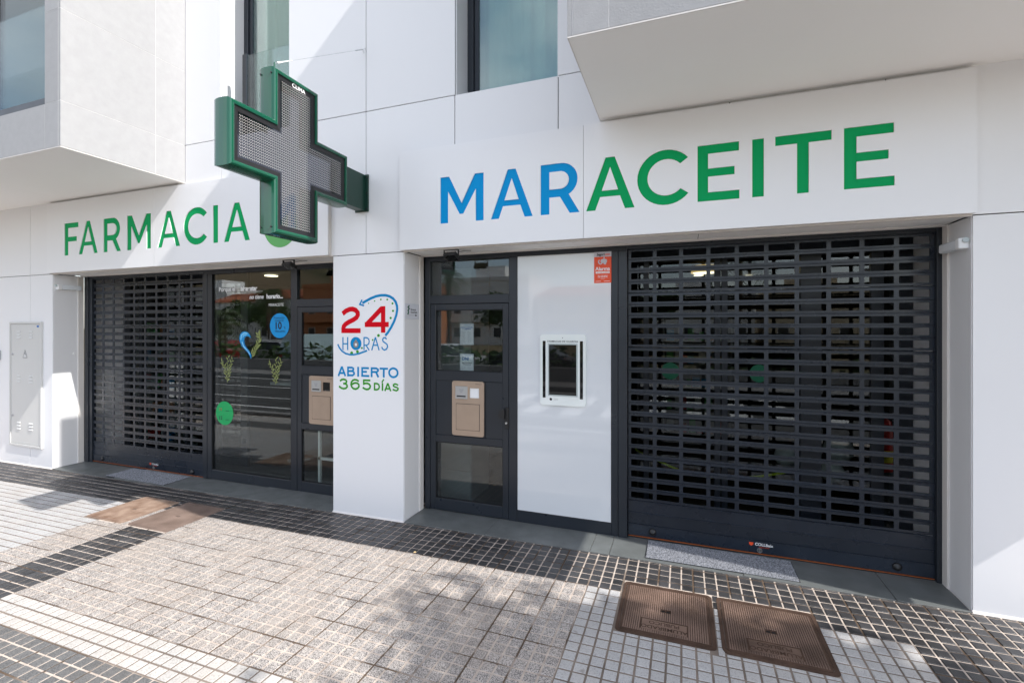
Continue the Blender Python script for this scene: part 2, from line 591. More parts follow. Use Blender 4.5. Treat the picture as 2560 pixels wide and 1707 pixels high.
def ribbon(mb, pts, w, y, closed=False):
    """flat printed stroke of width w along (x, z) points at depth y"""
    n = len(pts)
    P = [Vector(p) for p in pts]
    L, Rr = [], []
    for i in range(n):
        a = P[(i - 1) % n] if (closed or i > 0) else None
        c = P[(i + 1) % n] if (closed or i < n - 1) else None
        d1 = (P[i] - a).normalized() if a is not None else None
        d2 = (c - P[i]).normalized() if c is not None else None
        if d1 is None: d1 = d2
        if d2 is None: d2 = d1
        t = (d1 + d2)
        t = t.normalized() if t.length > 1e-6 else d1
        nn = Vector((-t.y, t.x))
        k = 1 / max(0.45, abs(nn.dot(Vector((-d1.y, d1.x)))))
        L.append(P[i] + nn * (w / 2 * k))
        Rr.append(P[i] - nn * (w / 2 * k))
    b0 = len(mb.v)
    for a, b_ in zip(L, Rr):
        mb.v += [(a.x, y, a.y), (b_.x, y, b_.y)]
    for i in range(n if closed else n - 1):
        j = (i + 1) % n
        mb.f.append((b0 + 2 * i, b0 + 2 * i + 1, b0 + 2 * j + 1, b0 + 2 * j))


def gz(x):
    return 0.0098 * (x + 2) if x < -2 else 0.003 * (x + 2)


# ================================================================== GROUND
g = MB()
g.poly([(-1500, -1500, -0.30), (1500, -1500, -0.30), (1500, 1500, -0.30), (-1500, 1500, -0.30)])
tag(g.build('ground', 'earth'), 'dry bare ground around the street', kind='structure')

road = MB()
road.poly([(-160, -9.6, -0.13), (90, -9.6, -0.13), (90, -3.3, -0.13), (-160, -3.3, -0.13)])
road = tag(road.build('road', 'asphalt'), 'dark asphalt road running past the shop', kind='structure')
for y0, w in ((-4.2, 0.12), (-5.4, 0.10), (-7.2, 0.10), (-9.1, 0.12)):
    MB().poly([(-160, y0 - w, -0.126), (90, y0 - w, -0.126), (90, y0, -0.126), (-160, y0, -0.126)]).build('road_marking', 'road_paint', road)
for i in range(9):
    x = -4.4 + i * 0.9
    MB().poly([(x, -8.6, -0.122), (x + 0.45, -8.6, -0.122), (x + 0.45, -5.7, -0.122), (x, -5.7, -0.122)]).build('crossing_bar', 'road_paint', road)
kb = MB().box(-160, 90, -3.30, -3.14, -0.29, -0.002)
tag(kb.build('kerb', 'kerb_stone', bevel=0.01), kind='structure')
fp = MB().box(-160, 90, -11.0, -9.6, -0.29, 0.0)
tag(fp.build('far_pavement', 'concrete'), kind='structure')

# ---- pavement: mortar bed with one block per small square of the tiles
PX0, PY0, PT = -0.622, -0.503, 0.232
PB = PT / 3
xs = [-60, -30, -16, -12, -10, -8, -6, -4, -3, -2, 0, 2, 6, 30]
bed = MB()
for a, b_ in zip(xs, xs[1:]):
    bed.poly([(a, -3.14, gz(max(a, -14)) - 0.0045), (b_, -3.14, gz(max(b_, -14)) - 0.0045), (b_, 0.5, gz(max(b_, -14)) - 0.0045), (a, 0.5, gz(max(a, -14)) - 0.0045)])
pavement = tag(bed.build('pavement', 'mortar'), 'pavement of small square blocks in black, white and speckled fields', kind='structure')

# browner mortar under the white fields
for (i0, i1, j0, j1) in ((0, 8, 0, 6), (-16, 8, 6, 7), (-36, -20, 0, 12), (-20, -18, 6, 7)):
    q = MB()
    for i in range(i0, i1):
        xa, xb = PX0 + i * PT, PX0 + (i + 1) * PT
        ya, yb = PY0 - j1 * PT, PY0 - j0 * PT
        q.poly([(xa, ya, gz(xa) - 0.0035), (xb, ya, gz(xb) - 0.0035), (xb, yb, gz(xb) - 0.0035), (xa, yb, gz(xa) - 0.0035)])
    q.build('mortar_bed', 'mortar_brown', pavement)

COVERS = [(-0.37, 0.175, -0.925, -0.372), (0.222, 0.765, -0.925, -0.372), (-5.475, -4.965, -0.865, -0.325), (-4.865, -4.345, -0.865, -0.305)]


def zone(i, j):
    """material of tile column i (from the white field's edge) and tile row j (from the black strip's edge)"""
    if j < 0: return 'basalt'
    if i >= 10: return 'white_block'
    if i >= 8: return 'basalt'
    if i in (-18, -17) and j <= 6: return 'basalt'
    if j >= 9: return 'white_rough'
    if j >= 7: return 'grey_block'
    if j == 6: return 'white_rough'
    if i >= 0: return 'white_block'
    if i >= -16: return 'terrazzo'
    if i >= -20: return 'terrazzo'
    return 'white_block'


def block_mesh(w, d):
    b = MB()
    hw, hd, e = w / 2, d / 2, 0.0028
    r0 = [(-hw, -hd), (hw, -hd), (hw, hd), (-hw, hd)]
    r1 = [(-hw + e, -hd + e), (hw - e, -hd + e), (hw - e, hd - e), (-hw + e, hd - e)]
    b.rings([[(x, y, -0.012) for x, y in r0], [(x, y, -0.0022) for x, y in r0], [(x, y, 0) for x, y in r1]], cap0=False)
    return b


GAP = 0.0115
BW = PB - GAP
cx_, cy_ = 0.0, -3.78
cands = []
for ix in range(-36, 12):
    for jy in range(-3, 12):
        zn = zone(ix, jy)
        for a in range(3):
            for c in range(3):
                x = PX0 + ix * PT + (a + 0.5) * PB
                y = PY0 - jy * PT - (c + 0.5) * PB
                if y < -3.08 or x < -9.4 or x > 2.15: continue
                d = BW
                if y > -0.045:
                    if y - PB / 2 > -0.062: continue
                    continue
                hit = False
                for (x0, x1, y0, y1) in COVERS:
                    if x0 - PB / 2 - 0.004 < x < x1 + PB / 2 + 0.004 and y0 - PB / 2 - 0.004 < y < y1 + PB / 2 + 0.004:
                        hit = (x0, x1, y0, y1)
                        break
                bx0, bx1, by0, by1 = x - BW / 2, x + BW / 2, y - BW / 2, y + BW / 2
                if hit:
                    hx0, hx1, hy0, hy1 = hit[0] - 0.016, hit[1] + 0.016, hit[2] - 0.016, hit[3] + 0.016
                    if x < hit[0] and bx1 > hx0 and hy0 < y < hy1: bx1 = hx0
                    elif x > hit[1] and bx0 < hx1 and hy0 < y < hy1: bx0 = hx1
                    elif y < hit[2] and by1 > hy0: by1 = hy0
                    elif y > hit[3] and by0 < hy1: by0 = hy1
                    elif hit[0] <= x <= hit[1] and hit[2] <= y <= hit[3]:
                        # block under the cover: keep the sliver that shows, if any
                        if hx0 - bx0 > 0.012 and hx0 < bx1: bx1 = hx0
                        elif bx1 - hx1 > 0.012 and hx1 > bx0: bx0 = hx1
                        elif hy0 - by0 > 0.012 and hy0 < by1: by1 = hy0
                        elif by1 - hy1 > 0.012 and hy1 > by0: by0 = hy1
                        else: continue
                    if bx1 - bx0 < 0.010 or by1 - by0 < 0.010: continue
                cands.append(((bx0 + bx1) / 2, (by0 + by1) / 2, bx1 - bx0, by1 - by0, zn))
# thin cut row against the threshold
for ix in range(-120, 40):
    x = PX0 + (ix + 0.5) * PB
    if -9.4 < x < 2.15:
        cands.append((x, -0.026, BW, 0.014, 'basalt'))


def shown(c):
    x, y = c[0], c[1]
    X, Y = x, y + 3.78
    fw = -X * math.sin(YAW) + Y * math.cos(YAW)
    rt = X * math.cos(YAW) + Y * math.sin(YAW)
    if fw < 0.3: return -1
    u = 1280 + 1176 * rt / fw
    v = 820 + 1176 * 1.8 / fw
    if u < -20 or u > 2580 or v > 1730: return -1
    return c[2] * c[3] / fw ** 3


cands.sort(key=shown, reverse=True)
shared = {}
rest = {}
for n, (x, y, w, d, zn) in enumerate(cands):
    zt = gz(x) + random.uniform(-0.0009, 0.0009)
    tx, ty = random.uniform(-0.006, 0.006), random.uniform(-0.006, 0.006)
    if n < 300:
        k = (round(w, 3), round(d, 3), zn)
        if k not in shared:
            me = block_mesh(w, d).mesh('paving_block')
            me.materials.append(M[zn])
            shared[k] = me
        o = link('paving_block', shared[k], None, pavement, (x, y, zt), (tx, ty, random.uniform(-0.004, 0.004)))
    else:
        mb = rest.setdefault(zn, MB())
        b = block_mesh(w, d)
        n0 = len(mb.v)
        mb.v += [(x + p[0], y + p[1], zt + p[2] + p[0] * ty + p[1] * tx) for p in b.v]
        mb.f += [tuple(i + n0 for i in f) for f in b.f]
allm = MB()
mats, idx = [], []
for zn, mb in rest.items():
    n0 = len(allm.v)
    allm.v += mb.v
    allm.f += [tuple(i + n0 for i in f) for f in mb.f]
    mats.append(zn)
    idx += [len(mats) - 1] * len(mb.f)
me = allm.mesh('paving_blocks')
for zn in mats: me.materials.append(M[zn])
me.polygons.foreach_set('material_index', idx)
tag(link('paving_blocks', me, None, pavement), kind='stuff')

# ---- threshold slabs in both openings
thr = thing('threshold', 'smooth dark grey slate threshold slabs along both shop entrances', 'threshold')
thr['kind'] = 'structure'
for cuts in ([-7.80, -6.55, -5.36, -4.45, -3.255], [-2.43, -1.62, -0.70, -0.545, 0.42, 1.33, 1.718]):
    for a, b_ in zip(cuts, cuts[1:]):
        z = gz((a + b_) / 2)
        MB().box(a + 0.002, b_ - 0.002, -0.012, 0.46, z - 0.05, z + 0.003).build('slab', 'slab', thr, bevel=0.0015)

# ================================================================== BUILDING
bld = thing('pharmacy_building', 'white panelled building with jutting stone bays above the pharmacy', 'building', (0, 0, 0))
OL0, OL1, OR0, OR1, OZ = -7.812, -3.252, -2.437, 1.723, 2.512
G = 0.0035


def wpanel(x0, x1, z0, z1, name='wall_panel', y=0.0, m='panel_white'):
    return MB().box(x0 + G, x1 - G, y, y + 0.012, z0 + G, z1 - G).build(name, m, bld, bevel=0.001)


core = MB()
CY0, CY1 = 0.0135, 0.30
core.box(-12, OL0 - 0.004, CY0, CY1, -0.3, OZ)
core.box(OL1 + 0.004, OR0 - 0.004, CY0, CY1, -0.3, OZ)
core.box(OR1 + 0.004, 6, CY0, CY1, -0.3, OZ)
core.box(-12, 6, CY0, CY1, OZ + 0.012, 3.88)
for x0, x1 in ((-12, -4.768), (-3.814, -1.906), (-0.961, 6)):
    core.box(x0, x1, CY0, CY1, 3.88, 7.4)
core.box(-12, 6, CY0, CY1, 7.4, 9.2)
core.build('wall_core', 'joint_dark', bld)
box('roof', 'concrete', (-12, 6, 0.30, 8.0, 9.0, 9.2), bld)
# ground-floor panels
for a, b_ in ((-12, -10.2), (-10.2, -9.25), (-9.25, -8.316), (-8.316, OL0), (OL1, OR0), (OR1, 2.68), (2.68, 3.63), (3.63, 6)):
    wpanel(a, b_, -0.2, 2.512)
# band above the openings
for a, b_ in ((-12, -10.2), (-10.2, -9.25), (-9.25, -8.316), (-8.316, -7.29), (-7.29, -6.275), (-6.275, -5.33), (-5.33, -4.768), (-4.768, -3.814),
              (-3.814, -2.86), (-2.86, -1.91), (-1.91, -0.961), (-0.961, 0.329), (0.329, 1.273), (1.273, 2.22), (2.22, 3.17), (3.17, 6)):
    wpanel(a, b_, 2.512, 3.88)
for a, b_ in ((-12, -9.5), (-9.5, -7), (-7, -5.33), (-5.33, -4.768), (-3.814, -2.86), (-2.86, -1.906), (-0.961, 0.4), (0.4, 3.0), (3.0, 6)):
    wpanel(a, b_, 3.88, 7.4)
for i in range(6):
    wpanel(-12 + 3 * i, -9 + 3 * i, 7.4, 9.2)

# opening reveals, soffits and trims
for x, s in ((OL0, 1), (OL1, -1), (OR0, 1), (OR1, -1)):
    MB().box(x, x - s * 0.010, 0.0125, 0.272, -0.15, 2.508).build('reveal_panel', 'panel_white', bld)
    MB().box(x - s * 0.004, x + s * 0.012, 0.272, 0.338, -0.15, 2.508).build('reveal_trim', 'trim', bld, bevel=0.002)
for x0, x1, cuts in ((OL0, OL1, (-6.9, -5.6, -4.4)), (OR0, OR1, (-1.15, -0.86, 0.12, 1.16))):
    xs_ = [x0] + list(cuts) + [x1]
    for a, b_ in zip(xs_, xs_[1:]):
        MB().box(a + 0.002, b_ - 0.002, 0.030, 0.30, 2.516, 2.528).build('soffit_panel', 'soffit', bld)
    MB().box(x0, x1, -0.003, 0.028, 2.507, 2.522).build('soffit_trim', 'trim', bld)
    MB().box(x0, x1, 0.302, 0.338, 2.505, 2.520).build('soffit_trim', 'trim', bld)

# ---- upper windows


def upper_window(x0, x1, z0, z1, fy, rail):
    w = thing('window', None, None)
    w.parent = bld
    for (a, b_, s) in ((x0, x0 + 0.008, 0), (x1 - 0.008, x1, 0)):
        MB().box(a, b_, 0.0125, fy + 0.05, z0 + 0.004, z1).build('jamb', 'panel_white', w)
    MB().box(x0, x1, 0.0125, fy + 0.05, z0 - 0.004, z0 + 0.004).build('sill', 'panel_white', w)
    MB().box(x0, x1, 0.0125, fy + 0.05, z1 - 0.01, z1).build('lintel', 'panel_white', w)
    fr = MB()
    t = 0.062
    fr.box(x0 + 0.010, x0 + 0.010 + t, fy, fy + 0.055, z0 + 0.006, z1 - 0.012)
    fr.box(x1 - 0.010 - t * 0.4, x1 - 0.010, fy, fy + 0.055, z0 + 0.006, z1 - 0.012)
    fr.box(x0 + 0.010 + t, x1 - 0.010 - t * 0.4, fy, fy + 0.055, z0 + 0.006, z0 + 0.05)
    fr.box(x0 + 0.010 + t, x1 - 0.010 - t * 0.4, fy, fy + 0.055, z1 - 0.07, z1 - 0.012)
    f = fr.build('frame', 'anthracite', w, bevel=0.003)
    sa = MB()
    s0 = x0 + 0.012 + t
    sa.box(s0, s0 + 0.045, fy + 0.018, fy + 0.05, z0 + 0.052, z1 - 0.072)
    sa.build('sash', 'anthracite', w, bevel=0.003)
    MB().box(s0 + 0.046, x1 - 0.036, fy + 0.032, fy + 0.038, z0 + 0.051, z1 - 0.071).build('pane', 'glass_upper', w)
    cu = MB()
    n_ = 60
    cu.rings([[(x0 - 0.3 + (x1 - x0 + 0.6) * k / n_, fy + 0.16 + 0.022 * math.sin(k * 0.9) + 0.012 * math.sin(k * 2.3 + 1), zz) for k in range(n_ + 1)] for zz in (z0 - 0.2, z1 + 0.1)], closed=False, cap0=False, cap1=False)
    cu.build('curtain', 'blind', w, smooth=True, fix=False)
    if rail:
        MB().box(x0 + 0.285, x0 + 0.345, 0.02, 0.06, z0 + 0.01, 4.76).build('rail_post', 'anthracite', w, bevel=0.004)
        MB().box(x0 + 0.346, x1 - 0.012, 0.030, 0.042, z0 + 0.02, 4.745).build('rail_pane', 'glass_rail', w)
    return w


w1 = upper_window(-4.768, -3.814, 3.88, 6.6, 0.275, True)
w1['label'] = 'tall window with glass guard rail beside the bay'
w2 = upper_window(-1.906, -0.961, 3.88, 6.6, 0.235, False)
w2['label'] = 'tall window above the blue letters of the sign'


# ---- stone bays
def bay(x0, x1, lab, near_left):
    b = thing('bay', None, None)
    b.parent = bld
    b['label'] = lab
    Z0, Z1, P = 3.455, 7.15, 1.148
    S = 0.03
    zc = [Z0 + 0.006, 3.877, 4.719, 5.561, 6.403, Z1]
    e = 0.0012
    # side slabs
    for x, s in ((x0, 1), (x1, -1)):
        for za, zb in zip(zc, zc[1:]):
            for ya, yb in ((-P, -0.321), (-0.321, -0.001)):
                MB().box(x, x + s * S, ya + e, yb - e, za + e, zb - e).build('stone_slab', 'stone', b, bevel=0.001)
    # front: piers at both ends, apron below the glazing, head band
    for xa, xb in ((x0, x0 + 0.236), (x1 - 0.236, x1)):
        for za, zb in zip(zc, zc[1:]):
            MB().box(xa + (S if xa == x0 else 0) + e, xb - (S if xb == x1 else 0) - e, -P, -P + S, za + e, zb - e).build('stone_slab', 'stone', b, bevel=0.001)
    n = max(1, round((x1 - x0 - 0.472) / 1.2))
    wd = (x1 - x0 - 0.472) / n
    for i in range(n):
        MB().box(x0 + 0.236 + i * wd + e, x0 + 0.236 + (i + 1) * wd - e, -P, -P + S, zc[0] + e, zc[1] - e).build('stone_slab', 'stone', b, bevel=0.001)
        MB().box(x0 + 0.236 + i * wd + e, x0 + 0.236 + (i + 1) * wd - e, -P, -P + S, zc[4] + e, Z1 - e).build('stone_slab', 'stone', b, bevel=0.001)
    inner = MB()
    inner.box(x0 + 0.0015, x0 + 0.232, -P + 0.0015, -0.01, Z0 + 0.01, Z1 - 0.01)
    inner.box(x1 - 0.232, x1 - 0.0015, -P + 0.0015, -0.01, Z0 + 0.01, Z1 - 0.01)
    inner.box(x0 + 0.232, x1 - 0.232, -P + 0.0015, -0.01, Z0 + 0.01, 3.86)
    inner.box(x0 + 0.232, x1 - 0.232, -P + 0.0015, -0.01, 6.41, Z1 - 0.01)
    inner.build('bay_core', 'mortar_pale', b)
    so = MB().box(x0 + 0.006, x1 - 0.006, -P + 0.006, 0.0, Z0 - 0.004, Z0 + 0.009)
    so.build('soffit', 'soffit', b)
    dr = MB()
    dr.box(x0, x1, -P - 0.001, -P + 0.005, Z0 - 0.004, Z0 + 0.004)
    dr.build('drip_edge', 'trim', b)
    MB().box(x0, x0 + 0.005, -P + 0.006, -0.002, Z0 - 0.004, Z0 + 0.004).build('drip_edge', 'trim', b)
    MB().box(x1 - 0.005, x1, -P + 0.006, -0.002, Z0 - 0.004, Z0 + 0.004).build('drip_edge', 'trim', b)
    MB().box(x0 + 0.24, x1 - 0.24, -P + 0.02, -P + 0.07, 3.866, 3.952).build('rail_channel', 'anthracite', b, bevel=0.003)
    MB().box(x0 + 0.24, x1 - 0.24, -P + 0.04, -P + 0.052, 3.954, 4.842).build('rail_pane', 'glass_bay', b)
    MB().box(x0 + 0.24, x1 - 0.24, -P + 0.36, -P + 0.38, 3.87, 6.40).build('pane', 'glass_bay', b)
    m_ = MB()
    k = x1 - 0.24 - 0.55
    while k > x0 + 0.3:
        m_.box(k - 0.03, k + 0.03, -P + 0.34, -P + 0.40, 3.87, 6.40)
        k -= 1.1
    m_.build('glazing_bar', 'anthracite', b)
    MB().box(x0 + 0.232, x1 - 0.232, -0.02, -0.012, 3.862, 6.409).build('back_wall', 'cupboard', b)
    return b


bay(-10.6, -5.328, 'stone clad bay with a brightly sunlit side above the green lettering', False)
bay(-0.616, 3.02, 'stone clad bay jutting over the sign with blue and green lettering', True)

MB().box(2.98, 3.06, -0.30, -0.001, 1.50, 3.44).build('shade_fin', 'panel_white', bld, bevel=0.003)  # out-of-frame blocker, added only to shade the wall right of the wide opening

# ---- rooms behind the shop fronts
room = MB()
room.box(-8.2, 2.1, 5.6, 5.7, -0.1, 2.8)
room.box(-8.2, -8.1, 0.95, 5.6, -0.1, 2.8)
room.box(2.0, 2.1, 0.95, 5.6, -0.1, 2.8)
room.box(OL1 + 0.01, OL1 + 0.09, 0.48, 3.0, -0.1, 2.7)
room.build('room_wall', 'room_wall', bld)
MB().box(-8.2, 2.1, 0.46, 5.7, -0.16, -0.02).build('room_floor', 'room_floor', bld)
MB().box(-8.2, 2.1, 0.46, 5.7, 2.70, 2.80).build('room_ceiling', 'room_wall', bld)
# white inner reveals seen through the shutters
for x, s in ((-7.83, 1), (1.742, -1)):
    MB().box(x, x - s * 0.08, 0.40, 0.88, -0.05, 2.70).build('inner_reveal', 'panel_white', bld)
for xa, xb in ((-7.82, -5.50), (-0.44, 1.735)):
    MB().box(xa, xb, 0.415, 0.835, 2.635, 2.650).build('cavity_soffit', 'panel_white', bld)
for a, b_ in ((-9.4, OL0), (OL1, OR0), (OR1, 2.3)):
    q = MB()
    n_ = max(1, int((b_ - a) / 0.4))
    for k in range(n_):
        xa, xb = a + (b_ - a) * k / n_, a + (b_ - a) * (k + 1) / n_
        q.rings([[(xa, 0.001, gz(xa) - .006), (xa, -.011, gz(xa) - .006), (xa, -.006, gz(xa) + .004), (xa, 0.001, gz(xa) + .010)],
                 [(xb, 0.001, gz(xb) - .006), (xb, -.011, gz(xb) - .006), (xb, -.006, gz(xb) + .004), (xb, 0.001, gz(xb) + .010)]], cap0=k == 0, cap1=k == n_ - 1)
    q.build('base_sealant', 'trim', bld)
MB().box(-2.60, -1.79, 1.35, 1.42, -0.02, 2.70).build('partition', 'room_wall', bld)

# ================================================================== SHOP FRONTS
FY0, FY1 = 0.340, 0.400


def member(parent, name, x0, x1, z0, z1, y0=FY0, y1=FY1, m='anthracite', bev=0.003):
    return MB().box(x0, x1, y0, y1, z0, z1).build(name, m, parent, bevel=bev)


def pane(parent, x0, x1, z0, z1, y=0.366, m='glass', name='pane'):
    return MB().box(x0, x1, y, y + 0.006, z0, z1).build(name, m, parent)


def door(x0, x1, zb, label, swing, tinted):
    """leaf: stiles, rails, glazed top, sunk solid middle, glazed bottom"""
    d = thing('door', label, 'door', (0, 0, 0))
    s = 0.062
    y0, y1 = 0.344, 0.396
    member(d, 'stile', x0 + 0.003, x0 + s, zb + 0.006, 2.034, y0, y1)
    member(d, 'stile', x1 - s, x1 - 0.003, zb + 0.006, 2.034, y0, y1)
    for a, b_ in ((1.976, 2.034), (1.287, 1.380), (0.680, 0.750), (zb + 0.006, zb + 0.118)):
        member(d, 'rail', x0 + s, x1 - s, a, b_, y0 + 0.001, y1)
    pane(d, x0 + s, x1 - s, 1.380, 1.976, 0.362, tinted)
    pane(d, x0 + s, x1 - s, zb + 0.118, 0.680, 0.362, tinted)
    g_ = MB()
    for (za, zb2) in ((1.380, 1.976), (zb + 0.118, 0.680)):
        g_.box(x0 + s, x0 + s + 0.006, 0.352, 0.361, za, zb2)
        g_.box(x1 - s - 0.006, x1 - s, 0.352, 0.361, za, zb2)
        g_.box(x0 + s + 0.006, x1 - s - 0.006, 0.352, 0.361, za, za + 0.006)
        g_.box(x0 + s + 0.006, x1 - s - 0.006, 0.352, 0.361, zb2 - 0.006, zb2)
    g_.build('gasket', 'rubber', d)
    k = 4
    pw = (x1 - x0 - 2 * s) / k
    for i in range(k):
        member(d, 'board', x0 + s + i * pw + 0.0015, x0 + s + (i + 1) * pw - 0.0015, 0.751, 1.286, 0.353, 0.38, bev=0.002)
    return d


# right-hand front
fr = thing('glazed_frontage', 'dark grey aluminium front frame round the pharmacy door and white glass panel', 'frontage')
zb = gz(-1.5) + 0.004
member(fr, 'head', -2.412, -0.441, 2.462, 2.512)
member(fr, 'jamb', -2.412, -2.357, zb, 2.462)
member(fr, 'mullion', -1.521, -1.441, zb, 2.462)
member(fr, 'mullion', -0.573, -0.5165, zb, 2.462, FY0 - 0.001)
member(fr, 'mullion', -0.5145, -0.441, zb - 0.004, 2.462, FY0 - 0.012)
member(fr, 'transom', -2.357, -1.521, 2.038, 2.120, FY0 + 0.001)
member(fr, 'bottom_rail', -1.441, -0.573, zb, 0.112, FY0 + 0.001)
pane(fr, -2.357, -1.521, 2.120, 2.462, 0.366, 'glass_door')
wp = MB().box(-1.441, -0.573, 0.346, 0.358, 0.112, 2.462).build('white_panel', 'white_glass', fr)
wp['label'] = 'glossy white glass panel'
gd = MB()
gd.box(-1.441, -1.436, 0.342, 0.346, 0.112, 2.462); gd.box(-0.578, -0.573, 0.342, 0.346, 0.112, 2.462)
gd.box(-1.436, -0.578, 0.342, 0.346, 0.112, 0.116)
gd.build('gasket', 'rubber', fr)
dr = door(-2.357, -1.521, zb, 'dark grey pharmacy door with notices on its glass and a bronze hatch', 1, 'glass_door')
# handle: black half-round pull on a long plate with a lock
h = MB().box(-1.556, -1.520, 0.328, 0.343, 0.857, 1.060).build('handle', 'black', dr, bevel=0.004)
hd = fill2d([[(-1.552, 1.045)] + disc_loop(-1.552, 0.998, 0.060, 0.047, 14, 90, 270) + [(-1.552, 0.951)]], 0.018, 0.300)
link('pull', hd, 'black', h)
MB().lathe([(0.0, -0.010), (0.010, -0.010), (0.010, 0.0), (0.0, 0.0)], (-1.540, 0.327, 0.915), 14, 'y').build('lock', 'steel', h)

# left-hand front
fl = thing('glazed_frontage', 'dark grey aluminium front frame round the big show window', 'frontage')
zl = gz(-4.6) + 0.004
member(fl, 'head', -5.498, -3.256, 2.456, 2.510)
member(fl, 'mullion', -5.498, -5.4305, zl, 2.456, FY0 - 0.006)
member(fl, 'mullion', -5.4295, -5.359, zl, 2.456)
member(fl, 'mullion', -4.129, -4.044, zl, 2.456)
member(fl, 'jamb', -3.300, -3.256, zl, 2.456)
member(fl, 'bottom_rail', -5.359, -4.129, zl, 0.090, FY0 + 0.001)
member(fl, 'transom', -4.044, -3.300, 2.036, 2.120, FY0 + 0.001)
pane(fl, -5.359, -4.129, 0.090, 2.456, 0.362)
pane(fl, -4.044, -3.300, 2.120, 2.456, 0.366)
gd = MB()
gd.box(-5.359, -5.353, 0.346, 0.361, 0.090, 2.456); gd.box(-4.135, -4.129, 0.346, 0.361, 0.090, 2.456)
gd.box(-5.353, -4.135, 0.346, 0.361, 0.090, 0.096); gd.box(-5.353, -4.135, 0.346, 0.361, 2.450, 2.456)
gd.build('gasket', 'rubber', fl)
door(-4.044, -3.300, zl, 'dark grey door half hidden behind the white pillar beside the show window', -1, 'glass')


# ---- roller shutters
def shutter(x0, x1, zb, label, holes0, pitch, ncol, guides, logo_x, N=23):
    s = thing('roller_shutter', label, 'roller shutter')
    P = 0.0937
    first = 2.428 + P / 2          # top of the first perforated slat
    Y = 0.372
    outer = [(x0, -P + 0.0035), (x1, -P + 0.0035), (x1, 0), (x0, 0)]
    loops = [outer]
    for i in range(ncol):
        h0 = holes0 + i * pitch
        loops.append(round_rect(h0, min(h0 + 0.180, x1 - 0.012), -P / 2 - 0.0255, -P / 2 + 0.0275, 0.006, 2))
    slat = fill2d(loops, 0.009, Y)
    slat.materials.append(M['anthracite_slat'])
    bead = MB()
    bead.rings([[(x, Y, -0.0035), (x, Y - 0.0055, -0.0005), (x, Y - 0.0055, 0.0035), (x, Y, 0.0065)] for x in (x0, x1)], closed=False, cap0=False, cap1=False)
    bm_ = bead.mesh('slat_lip')
    bm_.materials.append(M['anthracite_slat'])
    for i in range(N):
        o = link('slat', slat, None, s, (0, random.uniform(-.0012, .0012), first - i * P), (R(random.uniform(-.9, .9)), 0, 0))
        link('slat_lip', bm_, None, o)
    z = first - N * P
    hs = (z - zb - 0.016) / 3
    for i in range(3):
        a, b_ = z - (i + 1) * hs, z - i * hs
        yy = Y - (0.004 if i == 2 else 0.0)
        o = MB().box(x0, x1, yy, yy + 0.012, a + 0.003, b_).build('slat', 'anthracite_slat', s)
        link('slat_lip', bm_, None, o, (0, yy - Y, b_))
    MB().box(x0, x1, Y - 0.008, Y + 0.012, zb + 0.011, zb + 0.0165).build('seal', 'orange_seal', s)
    MB().box(x0, x1, Y - 0.006, Y + 0.010, zb - 0.002, zb + 0.011).build('floor_seal', 'rubber', s)
    MB().box(x0 - 0.02, x1 + 0.02, 0.345, 0.41, first + 0.001, 2.512).build('head', 'anthracite', s, bevel=0.003)
    for a, b_, y0 in guides:
        MB().box(a, b_, y0, 0.405, zb - 0.01, 2.512).build('guide', 'anthracite', s, bevel=0.003)
    # buttons and the maker's mark on the bottom slat
    zc = zb + 0.016 + hs * 0.52
    for x in (x0 + 0.20, x1 - 0.22):
        o = MB().lathe([(0.030, 0.0), (0.028, -0.010), (0.018, -0.018), (0.0, -0.020)], (x, Y - 0.0045, zc), 20, 'y').build('button', 'black', s, smooth=True)
    yl = Y - 0.0055
    wall_text('maker_mark', 'COLLBaix', logo_x + 0.030, yl, zb + 0.078, 0.030, 'white_paint', s, bold=0.0006)
    sh = fill2d([[(logo_x - 0.075, zb + 0.098), (logo_x - 0.075, zb + 0.082), (logo_x - 0.060, zb + 0.070), (logo_x - 0.045, zb + 0.082), (logo_x - 0.045, zb + 0.098)]], 0.001, yl)
    link('maker_shield', sh, 'alarm_orange', s)
    wall_text('maker_line', 'seguridad', logo_x + 0.030, yl, zb + 0.064, 0.012, 'alarm_orange', s, squeeze=1.6)
    MB().lathe([(0.019, 0.0), (0.019, -0.001), (0.014, -0.001), (0.014, 0)], (logo_x, yl + 0.0005, zb + 0.040), 20, 'y').build('lock_ring', 'steel', s)
    MB().box(logo_x - 0.004, logo_x + 0.004, yl - 0.003, yl, zb + 0.027, zb + 0.053).build('lock', 'steel', s)
    return s


shutter(-0.434, 1.683, 0.010, 'large perforated dark grey roller shutter at the wide entrance', -0.412, 0.2098, 10, [(1.684, 1.722, 0.338)], 0.575)
shutter(-7.655, -5.500, gz(-6.5), 'perforated dark grey roller shutter below the green lettering', -7.648, 0.2130, 10,
        [(-7.800, -7.716, 0.338), (-7.715, -7.657, 0.352)], -6.43, 24)

# ---- sliding glass doors behind the shutters


def glass_front(x0, x1, muls, label):
    s = thing('sliding_door', label, 'glass door')
    y = 0.86
    for i, (a, w) in enumerate(muls):
        MB().box(a - w / 2, a + w / 2, y - 0.02, y + 0.03, -0.02, 2.62).build('stile', 'anthracite', s, bevel=0.003)
    for a, b_ in ((-0.02, 0.09), (2.42, 2.70)):
        MB().box(x0, x1, y - 0.015, y + 0.025, a, b_).build('rail', 'anthracite', s)
    MB().box(x0, x1, y, y + 0.006, 0.09, 2.42).build('pane', 'glass_inner', s)
    return s


